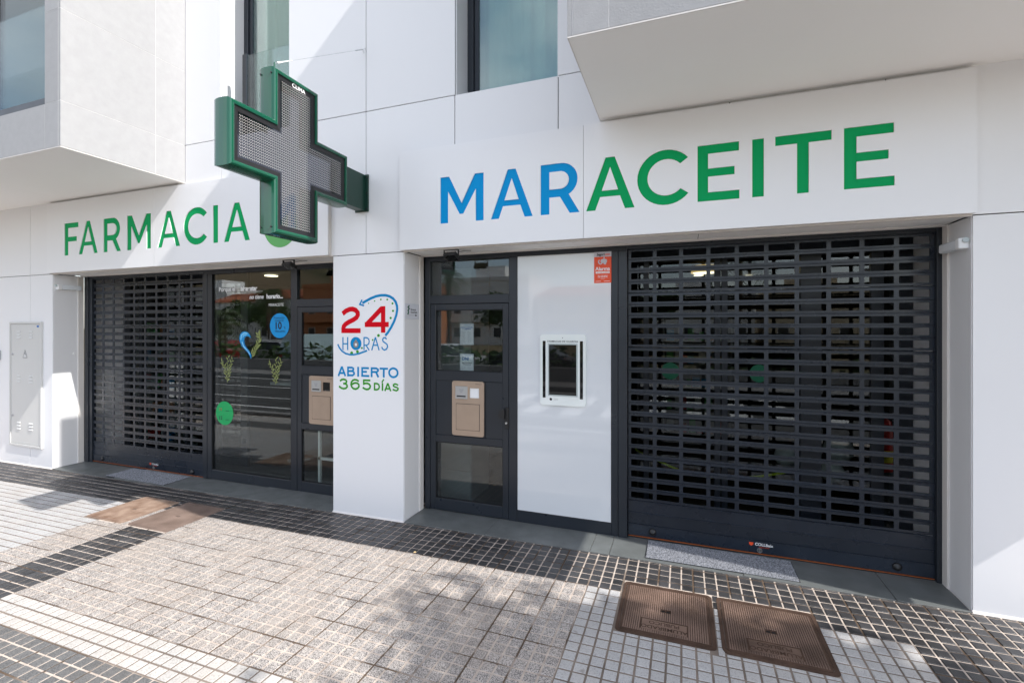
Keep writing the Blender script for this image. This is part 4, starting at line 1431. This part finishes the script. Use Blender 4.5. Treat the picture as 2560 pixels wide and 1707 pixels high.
q.build('foam', 'wave_pale', t, fix=False)
q = MB()
ribbon(q, [(-4.908, 1.625), (-4.870, 1.575), (-4.800, 1.525), (-4.752, 1.462)], 0.008, YG - .0004)
ribbon(q, [(-4.870, 1.655), (-4.850, 1.605), (-4.800, 1.555)], 0.006, YG - .0004)
q.build('trough', 'wave_deep', t, fix=False)


def leaf_spray(parent, stem, n, size, m='leaf_print'):
    q = MB()
    for i in range(n):
        f = (i + 0.5) / n
        k = f * (len(stem) - 1)
        a = min(int(k), len(stem) - 2)
        p = Vector(stem[a]).lerp(Vector(stem[a + 1]), k - a)
        d = (Vector(stem[a + 1]) - Vector(stem[a])).normalized()
        s = 1 if i % 2 else -1
        ang = math.atan2(d.y, d.x) + s * R(random.uniform(28, 50))
        L = size * random.uniform(0.75, 1.2)
        u = Vector((math.cos(ang), math.sin(ang)))
        w = Vector((-u.y, u.x)) * L * 0.13
        pts = [p, p + u * L * .4 + w, p + u * L, p + u * L * .4 - w]
        q.poly([(c.x, YG - 0.0003 * (i % 3), c.y) for c in pts])
    ribbon(q, stem, 0.004, YG + .0003)
    return q.build('sprig', m, parent, fix=False)


leaf_spray(t, [(-4.735, 1.455), (-4.690, 1.540), (-4.640, 1.600), (-4.610, 1.680), (-4.640, 1.740)], 22, 0.060)
for cx, lab in ((-5.12, 'printed leafy sprig above the green date sticker'), (-4.37, 'printed leafy sprig low on the show window below the blue sticker')):
    t = thing('leaf_print', lab, 'sticker', (0, 0, 0), 0, 'printed sprigs on the show window')
    leaf_spray(t, [(cx - .0, 1.15), (cx - .03, 1.26), (cx - .05, 1.34), (cx - .10, 1.40)], 13, 0.050)
    leaf_spray(t, [(cx + .0, 1.16), (cx + .03, 1.26), (cx + .04, 1.34), (cx + .08, 1.43)], 14, 0.050)
    leaf_spray(t, [(cx - .01, 1.22), (cx + .0, 1.34), (cx + .01, 1.46)], 9, 0.046)

# floodlights under the signs


def floodlight(x, label):
    t = thing('floodlight', label, 'floodlight', (x, 0.030, 2.506), 0, 'black floodlights under the signs')
    br = MB()
    br.box(-.074, .074, -.012, .012, -.004, .000)
    br.box(-.074, -.069, -.010, .010, -.072, -.004)
    br.box(.069, .074, -.010, .010, -.072, -.004)
    br.build('bracket', 'black', t)
    b = MB().box(-.066, .066, -.050, .050, -.014, .014).build('body', 'black', t, bevel=.004, loc=(0, 0.01, -.062), rot=(R(-28), 0, R(-8)))
    fn = MB()
    for k in range(9):
        fn.box(-.058 + k * .0142, -.055 + k * .0142, -.044, .044, .014, .026)
    fn.build('cooling_fin', 'black', b)
    MB().box(-.054, .054, -.040, .040, -.0165, -.0142).build('lens', 'screen_black', b)
    MB().tube([(.06, .02, -.045), (.055, .03, -.02), (.10, .06, -.005), (.15, .10, 0.0)], .0025, 6).build('cable', 'black', t)
    return t


floodlight(-3.845, 'small black floodlight under the FARMACIA sign')
floodlight(-1.960, 'small black floodlight under the MARACEITE sign above the door')

# fluorescent battens in the reveals
for x, s, lab in ((-7.812, 1, 'white tube lamp on the entrance reveal beside the metal cabinet'), (1.723, -1, 'white tube lamp high on the reveal beside the wide shutter')):
    t = thing('tube_lamp', lab, 'tube lamp', (x, 0, 0), 0, 'white tube lamps in the entrance reveals')
    MB().box(s * .001, s * .050, .075, .295, 2.312, 2.374).build('diffuser', 'tube_white', t, bevel=.008)
    MB().box(s * .001, s * .054, -.0 + .030, .0745, 2.309, 2.377).build('end_cap', 'white_paint', t, bevel=.004)
    MB().tube([(s * .022, .0295, 2.360), (s * .022, .018, 2.362)], .017, 14).build('gland', 'tablet_grey', t)
t = tag(MB().lathe([(0.016, 0), (0.016, .008), (0, .008)], (-7.811, .235, 1.45), 12, 'x').build('reveal_cap', 'white_paint'), 'tiny round white cap on the sunlit entrance reveal', 'cap')

# electricity cabinet on the left wall
t = thing('meter_cabinet', 'tall pale metal electricity cabinet door on the white wall', 'cabinet', (0, 0, 0))
fo = MB()
x0, x1, z0, z1 = -8.758, -8.022, 0.188, 1.884
for a in ((x0, x1, z1 - .03, z1), (x0, x1, z0, z0 + .03), (x0, x0 + .03, z0 + .03, z1 - .03), (x1 - .03, x1, z0 + .03, z1 - .03)):
    fo.box(a[0], a[1], -.024, -.0005, a[2], a[3])
fo.build('frame', 'cabinet', t, bevel=.002)
dd = MB().box(x0 + .034, x1 - .034, -.016, -.001, z0 + .034, z1 - .034).build('door', 'cabinet', t, bevel=.003)
for zc in (0.42, 1.06, 1.66):
    for xc in (-8.54, -8.26):
        for k in range(3):
            MB().rings([[(xc - .042, -.0165, zc + k * .042), (xc + .042, -.0165, zc + k * .042), (xc + .042, -.0165, zc + k * .042 + .018), (xc - .042, -.0165, zc + k * .042 + .018)],
                        [(xc - .038, -.026, zc + k * .042), (xc + .038, -.026, zc + k * .042), (xc + .038, -.020, zc + k * .042 + .010), (xc - .038, -.020, zc + k * .042 + .010)]]).build('louvre', 'cabinet', dd)
for z in (0.60, 1.44):
    MB().lathe([(.014, -.008), (.014, 0), (0, 0)], (x0 + .075, -.0165, z), 12, 'y').build('lock', 'print_grey', dd)
link('warning_triangle', fill2d([[(-8.44, 1.40), (-8.35, 1.40), (-8.395, 1.50)]], .001, -.0175), 'white_paint', dd)
q = MB()
ribbon(q, [(-8.44, 1.40), (-8.35, 1.40), (-8.395, 1.50)], .006, -.0186, True)
ribbon(q, [(-8.393, 1.475), (-8.402, 1.445), (-8.388, 1.445), (-8.396, 1.412)], .008, -.0186)
q.build('warning_sign', 'print_black', dd, fix=False)
MB().box(-8.13, -8.085, -.0175, -.0165, 1.81, 1.835).build('maker_label', 'wave_deep', dd)
t = tag(MB().box(-9.20, -9.008, -.03, -.0005, 1.35, 1.49).build('letterbox', 'steel', bevel=.003), 'small grey metal box at the edge of the white wall', 'box')

# door mats


def door_mat(x0, x1, y0, y1, label):
    t = thing('door_mat', label, 'door mat', ((x0 + x1) / 2, (y0 + y1) / 2, gz((x0 + x1) / 2) + .0035), 0, 'grey ribbed door mats')
    hw, hd = (x1 - x0) / 2, (y1 - y0) / 2
    MB().box(-hw, hw, -hd, hd, 0, .004).build('backing', 'rubber', t)
    n = 22
    p = 2 * hd / n
    for i in range(n):
        y = -hd + (i + .5) * p
        MB().rings([[(x, y - p * .36, .0042), (x, y - p * .22, .0095), (x, y + p * .22, .0095), (x, y + p * .36, .0042)] for x in (-hw + .003 + random.uniform(0, .004), hw - .003 - random.uniform(0, .004))]).build('rib', 'mat_fibre', t)


door_mat(-0.270, 0.785, 0.022, 0.335, 'grey ribbed door mat partly in sun before the wide shutter')
door_mat(-6.750, -5.695, 0.005, 0.330, 'grey ribbed door mat in shade before the shutter below the green lettering')

# cast covers in the pavement


def cover(k, label, m, words):
    x0, x1, y0, y1 = COVERS[k]
    z = gz((x0 + x1) / 2)
    t = thing('manhole_cover', label, 'manhole cover', ((x0 + x1) / 2, (y0 + y1) / 2, z), 0, 'cast covers in the pavement')
    hw, hd = (x1 - x0) / 2, (y1 - y0) / 2

    def plate(loops, z0, z1):
        me = fill2d(loops, z1 - z0, 0)
        for v in me.vertices:
            x, y, zz = v.co
            v.co = (x, zz, z1 - y)
        me.flip_normals()
        me.update()
        return me
    link('frame', plate([round_rect(-hw - .010, hw + .010, -hd - .010, hd + .010, .034, 5), round_rect(-hw + .010, hw - .012, -hd + .010, hd - .010, .030, 5)], -.004, .0012), 'rust_dark' if words else m, t)
    link('lid', plate([round_rect(-hw + .0145, hw - .0145, -hd + .0145, hd - .0145, .028, 5), round_rect(-.026, -.004, -.012, .010, .002, 1), round_rect(.004, .026, -.012, .010, .002, 1)], -.012, .001), 'rust_dark' if words else m, t)
    MB().poly([(-.03, -.016, -.0025), (.03, -.016, -.0025), (.03, .014, -.0025), (-.03, .014, -.0025)]).build('key_hole', 'black', t)
    st = MB()
    P_ = .0125
    nx, ny = int((hw - .030) / P_), int((hd - .030) / P_)
    pz = (-.14, .13, -hd + .055, -hd + .165)
    for i in range(-nx, nx + 1):
        for j in range(-ny, ny + 1):
            x, y = i * P_, j * P_
            if abs(x) < .036 and abs(y) < .024: continue
            if words and pz[0] < x < pz[1] and pz[2] < y < pz[3]: continue
            r_ = .0046
            n0 = len(st.v)
            q_ = .0034
            st.v += [(x - r_, y - r_, .0011), (x + r_, y - r_, .0011), (x + r_, y + r_, .0011), (x - r_, y + r_, .0011), (x - q_, y - q_, .0042), (x + q_, y - q_, .0042), (x + q_, y + q_, .0042), (x - q_, y + q_, .0042)]
            st.f += [(n0 + 4, n0 + 5, n0 + 6, n0 + 7), (n0, n0 + 1, n0 + 5, n0 + 4), (n0 + 1, n0 + 2, n0 + 6, n0 + 5), (n0 + 2, n0 + 3, n0 + 7, n0 + 6), (n0 + 3, n0, n0 + 4, n0 + 7)]
    tag(st.build('studs', m, t, fix=False), kind='stuff')
    if words:
        pl = MB().box(pz[0] + .006, pz[1] - .006, pz[2] + .006, pz[3] - .006, .001, .0022).build('name_plate', m, t, bevel=.0008)
        for w, yy in (('ALUMBRADO', pz[2] + .046), ('PUBLICO', pz[2] + .092)):
            me = text_mesh(w, .044, bold=.0008)
            for v in me.vertices:
                a, b2, _ = v.co
                v.co = (-.005 - a, yy - b2, .0030)
            me.update()
            link('lettering', me, 'rust_dark', pl)
    return t


cover(0, 'rusty brown studded cover in shade, nearer the speckled paving', 'rust', True)
cover(1, 'rusty brown studded cover with a patch of sun, nearer the black paving', 'rust', True)
cover(2, 'pale sunlit rusty cover, farther from the white pillar', 'rust_pale', False)
cover(3, 'greyish brown cover next to the pale rusty one, nearer the white pillar', 'rust_grey', False)

# stray bits on the paving
for x, y, a, lab in ((-2.02, -0.49, 20, 'small dry yellow leaf on the black paving strip by the pillar'),):
    q = MB().rings([[(-.012, 0, 0), (0, -.006, .002), (.014, 0, .001), (0, .006, .003)], [(-.010, 0, .002), (0, -.005, .004), (.012, 0, .003), (0, .005, .005)]])
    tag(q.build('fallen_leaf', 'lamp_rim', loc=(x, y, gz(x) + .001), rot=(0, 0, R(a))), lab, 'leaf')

# ================================================================== INSIDE
def ceiling_lamp(x, y, r, label, rim):
    t = thing('ceiling_lamp', label, 'lamp', (x, y, 2.70), 0, 'round ceiling lamps inside the shop')
    if rim:
        MB().lathe([(r * .9, 0), (r, -.10), (r * .95, -.10), (0, -.03)], (0, 0, 0), 24).build('shade', 'lamp_rim', t)
    MB().lathe([(r * .85, -.001), (r * .85, -.015), (0, -.016)], (0, 0, -.02 if not rim else -.085), 24).build('glow', 'lamp_glow', t)


ceiling_lamp(0.32, 3.6, .20, 'warm round ceiling lamp seen through the top of the wide shutter', True)
ceiling_lamp(0.26, 4.6, .09, 'small round downlight behind the warm lamp', False)
ceiling_lamp(-6.46, 2.25, .12, 'round ceiling light seen through the top of the show window', False)
ceiling_lamp(-2.30, 1.20, .09, 'round ceiling light above the pharmacy door glass', False)
ceiling_lamp(1.05, 5.0, .09, 'small round downlight deep inside behind the wide shutter', False)

t = thing('fire_extinguisher', 'red fire extinguisher standing behind the wide shutter', 'fire extinguisher', (1.60, 1.02, -0.02))
MB().lathe([(0, .62), (.062, .62), (.066, .64), (.066, 1.00), (.055, 1.04), (.022, 1.065), (.022, 1.09), (0, 1.09)], (0, 0, 0), 20).build('bottle', 'red_paint', t, smooth=True)
MB().lathe([(.0665, .70), (.0672, .70), (.0672, .80), (.0665, .80)], (0, 0, 0), 20).build('label', 'yellow', t)
MB().box(-.05, .03, -.012, .012, 1.09, 1.12).build('lever', 'black', t)
MB().tube([(.02, -.02, 1.08), (.075, -.03, 1.0), (.075, -.03, .75)], .008, 8).build('hose', 'black', t)
MB().box(-.045, .045, .066, .075, .66, 1.0).build('bracket', 'steel', t)
MB().box(-.07, .07, -.07, .07, -.0, .618).build('stand', 'room_dark', t)


def sphere(mb, c, r, n=14):
    prof = [(max(r * math.sin(math.pi * i / n), 1e-4), -r * math.cos(math.pi * i / n)) for i in range(n + 1)]
    mb.lathe(prof, c, 18)


for i, (x, y, z, r, m, lab) in enumerate((
        (0.93, 1.32, .58, .10, 'balloon_white', 'white balloon low behind the wide shutter, by the dark post'),
        (1.34, 1.25, .70, .12, 'balloon_white', 'white balloon behind the wide shutter beside the extinguisher'),
        (1.30, 1.30, .48, .10, 'balloon_white', 'white balloon near the floor beside the extinguisher'),
        (-1.66, 0.80, 1.72, .10, 'balloon_gold', 'gold balloon at the top of the bunch behind the door glass'),
        (-1.62, 0.84, 1.58, .11, 'balloon_white', 'white balloon in the bunch behind the door glass'),
        (-1.66, 0.80, 1.42, .10, 'balloon_gold', 'gold balloon at the bottom of the bunch behind the door glass'))):
    q = MB()
    sphere(q, (x, y, z), r)
    q.rings([[(x + .012 * math.cos(a), y + .012 * math.sin(a), z - r - .012) for a in (0, 1.57, 3.14, 4.71)], [(x + .004 * math.cos(a), y + .004 * math.sin(a), z - r + .002) for a in (0, 1.57, 3.14, 4.71)]])
    tag(q.build('balloon', m, smooth=True), lab, 'balloon', 'balloons inside the shop')
q = MB()
tp = [(-0.432, .607), (-0.211, .513), (-0.032, .446), (.21, .407), (.411, .414), (.637, .453), (.848, .511), (.984, .577)]
for (a, c), (b2, d2) in zip(tp, tp[1:]):
    q.rings([[(a, .95, c), (b2, .95, d2), (b2, .95, d2 + .022), (a, .95, c + .022)], [(a, .952, c), (b2, .952, d2), (b2, .952, d2 + .022), (a, .952, c + .022)]])
tag(q.build('barrier_tape', 'lime', fix=False), 'lime yellow tape sagging behind the wide shutter', 'tape')
for x0, x1, y0, y1, h_, lab in ((-8.08, -7.15, 1.15, 1.50, 2.1, 'display shelves inside behind the shutter below the green lettering'), 
                                (-0.3, 0.75, 4.4, 4.9, 2.0, 'display shelves deep behind the wide shutter')):
    t = thing('display_shelf', lab, 'shelf', ((x0 + x1) / 2, (y0 + y1) / 2, -.02), 0, 'display shelves inside the shop')
    hw, hd = (x1 - x0) / 2, (y1 - y0) / 2
    MB().box(-hw, hw, hd - .02, hd, 0, h_).build('back_panel', 'cupboard', t)
    for a in (-hw, hw - .03):
        MB().box(a, a + .03, -hd, hd - .021, 0, h_).build('side_panel', 'cupboard', t)
    for k in range(6):
        zz = .08 + k * (h_ - .12) / 5
        MB().box(-hw + .031, hw - .031, -hd, hd - .021, zz, zz + .03).build('shelf', 'cupboard', t)
        if k < 5:
            x = -hw + .06
            while x < hw - .16:
                w = random.uniform(.05, .12)
                MB().box(x, x + w, -hd + .04, -hd + .14, zz + .031, zz + .031 + random.uniform(.10, .22)).build('carton', random.choice(['paper', 'sticker_blue', 'red_paint', 'logo_green', 'white_paint', 'render_orange']), t)
                x += w + random.uniform(.01, .08)
t = thing('counter_stand', 'pale grey stand behind the show window', 'stand', (-4.95, 1.3, -.02))
MB().box(-.10, .10, -.10, .10, 0, .03).build('foot', 'cupboard', t)
MB().rings([[(-.09, -.03, .03), (.03, -.03, .03), (.03, .03, .03), (-.09, .03, .03)], [(-.06, -.03, 1.05), (.08, -.03, 1.05), (.08, .03, 1.05), (-.06, .03, 1.05)]]).build('column', 'cupboard', t)
MB().box(-.30, .25, -.20, .20, 1.05, 1.09).build('top', 'cupboard', t)
t = thing('white_trestle', 'white tubular trestle behind the half hidden door', 'trestle', (-3.72, .75, -.02))
for x, y in ((-.28, -.1), (.22, -.1), (-.28, .2), (.22, .2)):
    MB().box(x - .015, x + .015, y - .015, y + .015, 0, .66).build('leg', 'white_paint', t)
MB().box(-.30, .24, -.115, -.085, .28, .31).build('rail', 'white_paint', t)
MB().box(-.30, .24, .185, .215, .28, .31).build('rail', 'white_paint', t)
MB().box(-.32, .26, -.13, .23, .661, .69).build('top', 'white_paint', t)
t = thing('drawer_cabinet', 'pale grey drawer cabinet behind the pharmacy door glass', 'cabinet', (-2.22, 0.85, -.02))
MB().box(-.22, .14, -.12, .35, 0, 2.45).build('carcass', 'cupboard', t)
for k in range(8):
    MB().box(-.215, .135, -.135, -.122, .02 + k * .30, .31 + k * .30).build('drawer', 'cupboard', t)

# ================================================================== ACROSS THE STREET (mirrored in the glass)
lw = MB().box(-110, 60, -11.25, -11.0, -.29, .46)
tag(lw.build('low_wall', 'concrete'), 'long low concrete wall across the road', 'wall')


def leaf_cloud(mb, c, rx, ry, rz, n, s, shell=0.35):
    for i in range(n):
        while True:
            p = Vector((random.uniform(-1, 1), random.uniform(-1, 1), random.uniform(-1, 1)))
            if shell < p.length < 1: break
        q_ = Vector((c[0] + p.x * rx, c[1] + p.y * ry, c[2] + p.z * rz))
        u = Vector((random.uniform(-1, 1), random.uniform(-1, 1), random.uniform(-.6, .6))).normalized()
        w = u.cross(Vector((random.uniform(-1, 1), random.uniform(-1, 1), random.uniform(-1, 1)))).normalized()
        k = s * random.uniform(.6, 1.3)
        mb.poly([q_ - u * k, q_ + w * k * .45, q_ + u * k, q_ - w * k * .45])


hd = MB()
for i in range(60):
    leaf_cloud(hd, (-60 + i * 1.4, -11.8, .6), 1.0, .45, .55, 60, .16, 0)
tag(hd.build('hedge', 'leaf', fix=False), 'low green hedge behind the wall across the road', 'hedge')


def tree(x, y, label, h_, c, rads, n, s, lean=0.0):
    t = thing('tree', label, 'tree', (x, y, -.1))
    tk = MB()
    tk.tube([(0, 0, 0), (lean * .3, 0, h_ * .4), (lean, 0, h_ * .8), (lean * 1.1, 0, h_)], [.16, .12, .09, .05], 10)
    for k in range(7):
        a = k * 2.4
        b = Vector((lean * .8, 0, h_ * (.62 + .05 * k)))
        tk.tube([b, b + Vector((math.cos(a) * rads[0] * .35, math.sin(a) * rads[1] * .35, rads[2] * .25)), b + Vector((math.cos(a) * rads[0] * .7, math.sin(a) * rads[1] * .7, rads[2] * .55))], [.05, .035, .015], 6)
    tk.build('trunk', 'bark', t)
    cr_ = MB()
    for k in range(c):
        a, e = random.uniform(0, 6.28), random.uniform(-.7, .9)
        rr = random.uniform(.30, .80)
        p = (lean + math.cos(a) * math.cos(e) * rads[0] * rr, math.sin(a) * math.cos(e) * rads[1] * rr, h_ + math.sin(e) * rads[2] * rr)
        leaf_cloud(cr_, p, rads[0] * .42, rads[1] * .42, rads[2] * .42, n, s, 0)
    cr_.build('crown', 'leaf', t, fix=False)
    return t


# street tree beyond the frame that throws the leafy shade on the paving
tree(6.05, -3.0, 'leafy street tree by the kerb whose shade falls on the paving', 5.2, 64, (2.2, 1.55, 1.4), 320, .085)


for x, y, h_, lab in ((-47, -36, 3.6, 'dark leafy tree before the red roofed houses'), (-40, -33, 3.2, 'dark leafy tree before the orange flat roofed house'),
                      (-27, -34, 3.8, 'dark leafy tree beside the white house with a roof room'), (-13, -30, 3.4, 'dark leafy tree before the cream house'),
                      (-2, -28, 3.2, 'dark leafy tree mirrored behind the wide shutter')):
    tree(x, y, lab, h_, 14, (2.4, 2.2, 1.7), 90, .22)


def palm(x, y, h_, r, label, n=26):
    t = thing('palm_tree', label, 'palm tree', (x, y, -.2), 0, 'palms across the road')
    MB().tube([(0, 0, 0), (.05, 0, h_ * .5), (0, 0, h_)], [.24, .20, .22], 10).build('trunk', 'bark', t)
    f = MB()
    for i in range(n):
        a = i * 2.39996
        el = R(75 - 110 * (i / n))
        pts = []
        for k in range(9):
            s_ = k / 8
            rr = r * s_ * math.cos(el) * (1 - .12 * s_)
            zz = h_ + r * (s_ * math.sin(el) - .75 * s_ * s_)
            pts.append(Vector((math.cos(a) * rr, math.sin(a) * rr, zz)))
        side = Vector((-math.sin(a), math.cos(a), 0))
        for k in range(8):
            for m_ in (0, .5):
                p = pts[k].lerp(pts[k + 1], m_)
                d = (pts[k + 1] - pts[k]).normalized()
                L = r * .26 * (1 - .55 * abs(k / 8 - .4))
                for sg in (-1, 1):
                    q_ = p + (side * sg * .8 + d * .6).normalized() * L + Vector((0, 0, -L * .35))
                    f.poly([p - d * .03, q_, p + d * .03])
    f.build('crown', 'frond', t, fix=False)


palm(-21.5, -12.6, 2.4, 1.9, 'short bushy palm behind the low wall, mirrored in the show window')
palm(-36.5, -30, 5.0, 2.4, 'taller palm before the red roofed house')
palm(-33.0, -26, 4.6, 2.3, 'palm before the orange house')
palm(-18.0, -30, 6.0, 2.5, 'palm mirrored in the pharmacy door glass')
palm(3.0, -24, 6.5, 2.6, 'palm mirrored behind the wide shutter')


def car(x, y, rz, m, label, van=False):
    t = thing('parked_car', label, 'car', (x, y, -.28), rz, 'cars parked across the road')
    L, W = 4.2, 1.72
    if van:
        prof = [(-2.1, .35, .60), (-2.1, .95, .80), (-1.35, 1.10, .82), (-.75, 1.78, .70), (1.9, 1.80, .70), (2.1, 1.0, .82), (2.1, .35, .80)]
        gl_ = [(-1.30, 1.14), (-.78, 1.70), (1.7, 1.72), (1.9, 1.14)]
    else:
        prof = [(-2.1, .32, .66), (-2.1, .72, .76), (-1.0, .92, .84), (-.25, 1.40, .62), (1.05, 1.42, .62), (1.75, 1.0, .82), (2.1, .92, .80), (2.1, .32, .76)]
        gl_ = [(-.95, .95), (-.22, 1.36), (1.02, 1.38), (1.60, 1.00)]
    b = MB()
    b.rings([[(px, -w, pz) for px, pz, w in prof], [(px, w, pz) for px, pz, w in prof]])
    b.build('body', m, t, bevel=.03)
    for s_ in (-1, 1):
        q = MB().rings([[(px, s_ * (.80 - (pz - .95) * .28), pz) for px, pz in gl_], [(px, s_ * (.845 - (pz - .95) * .28), pz) for px, pz in gl_]])
        q.build('side_window', 'pane_dark', t)
        for wx in (-1.3, 1.3):
            o = MB().lathe([(.20, -.10), (.31, -.10), (.31, .10), (.20, .10)], (wx, s_ * .76, .31), 18, 'y').build('wheel', 'tyre', t)
            MB().lathe([(.19, -.105), (.19, .105), (0, .11)], (wx, s_ * .76, .31), 14, 'y').build('rim', 'steel', o)
    f0, f1 = (gl_[0], gl_[1])
    MB().rings([[(f0[0] - .05, -.68, f0[1] + .02), (f0[0] - .05, .68, f0[1] + .02), (f1[0] - .05, .56, f1[1] + .02), (f1[0] - .05, -.56, f1[1] + .02)],
                [(f0[0] + .05, -.68, f0[1]), (f0[0] + .05, .68, f0[1]), (f1[0] + .05, .56, f1[1]), (f1[0] + .05, -.56, f1[1])]]).build('windscreen', 'pane_dark', t)
    for s_ in (-1, 1):
        MB().box(-2.13, -2.05, s_ * .45, s_ * .68, .62, .74).build('headlight', 'tablet_white', t)
        MB().box(2.06, 2.13, s_ * .50, s_ * .70, .72, .84).build('tail_light', 'red_paint', t)


car(-24.4, -14.6, R(15), 'car_red', 'dark red car parked behind the hedge')
car(-21.6, -16.4, R(180), 'car_silver', 'silver hatchback next to the red car')
car(-19.6, -14.6, R(175), 'car_silver', 'silver saloon parked before the brown field')
car(-16.6, -14.4, R(100), 'car_pale', 'pale blue van facing the road', True)
car(-13.9, -15.6, R(100), 'car_white', 'white car next to the pale blue van')
car(-9.6, -13.8, R(170), 'car_white', 'white car mirrored in the door glass')
car(-5.4, -14.0, R(178), 'car_dark', 'black car mirrored beyond the door')
car(2.6, -14.2, R(0), 'car_dark', 'dark car across from the wide shutter')
car(-31.0, -27.0, R(178), 'car_white', 'small white car far off by the houses')


def house(x, y, w, d, h_, wall, label, roof):
    t = thing('house', label, 'house', (x, y, -.3), 0, 'houses across the road')
    MB().box(-w / 2, w / 2, -d, 0, 0, h_).build('wall', wall, t)
    if roof:
        r = MB()
        r.rings([[(-w / 2 - .3, .4, h_), (w / 2 + .3, .4, h_), (w / 2 + .3, -d - .4, h_), (-w / 2 - .3, -d - .4, h_)],
                 [(-w / 2 + 1.2, -d * .35, h_ + 1.5), (w / 2 - 1.2, -d * .35, h_ + 1.5), (w / 2 - 1.2, -d * .65, h_ + 1.5), (-w / 2 + 1.2, -d * .65, h_ + 1.5)]])
        r.build('roof', 'roof_tile', t)
    else:
        MB().box(-w / 2 - .1, w / 2 + .1, -d - .1, .1, h_, h_ + .5).build('parapet', wall, t)
        MB().box(-w / 4, w / 8, -d * .8, -d * .3, h_ + .5, h_ + 2.2).build('roof_room', wall, t)
    n = max(2, int(w / 2.6))
    for fl_ in range(int(h_ / 2.9)):
        for k in range(n):
            cx = -w / 2 + (k + .5) * w / n
            o = MB().box(cx - .55, cx + .55, -.02, .06, .9 + fl_ * 2.9, 2.2 + fl_ * 2.9).build('window', 'render_white', t)
            MB().box(cx - .47, cx + .47, .061, .075, .98 + fl_ * 2.9, 2.12 + fl_ * 2.9).build('pane', 'pane_dark', o)
        if fl_ == 1:
            MB().box(-w / 2 + .4, w / 8, .08, 1.0, 2.85, 3.9).build('balcony', wall, t)


HS = [(-76, -52, 12, 9, 8.2, 'render_white', 'white house at the far end of the row', 0), (-63, -48, 11, 9, 6.0, 'render_white', 'white house with a red tiled roof, wide front', 1),
      (-52, -46, 10, 9, 6.2, 'render_white', 'white house with a red tiled roof beside the tall palm', 1), (-43, -45, 9, 9, 7.4, 'render_orange', 'orange house with a flat roof', 0),
      (-33, -47, 10, 9, 6.4, 'render_orange', 'orange house with a red roof', 1), (-23, -50, 11, 9, 8.0, 'render_white', 'white house with a roof room', 0),
      (-11, -52, 12, 9, 6.0, 'render_cream', 'cream house with a red roof', 1), (2, -52, 11, 9, 5.4, 'render_white', 'low white house across from the shutter', 0),
      (14, -50, 11, 9, 5.6, 'render_cream', 'cream flat roofed house', 0)]
for a in HS: house(*a)

# hill behind the houses
hl = MB()
az = [(-85, 90), (-75, 84), (-65, 74), (-56, 62), (-48, 52), (-42, 46), (-36, 40), (-31, 33), (-28, 26), (-24, 20), (-18, 16), (-10, 13), (0, 12), (12, 12), (25, 14), (40, 18)]
rr = []
for k, (dist, f) in enumerate(((120, 0.0), (170, .35), (230, .72), (300, 1.0), (420, 1.0))):
    rr.append([(dist * math.sin(R(a)), -4 - dist * math.cos(R(a)), -.5 + f * hgt * (1 + .06 * math.sin(a * 1.7 + k) + .04 * math.sin(a * 4.1))) for a, hgt in az])
hl.rings(rr, closed=False, cap0=False, cap1=False)
tag(hl.build('hill', 'hill', fix=False, smooth=True), 'dry brown hillside behind the houses', kind='structure')
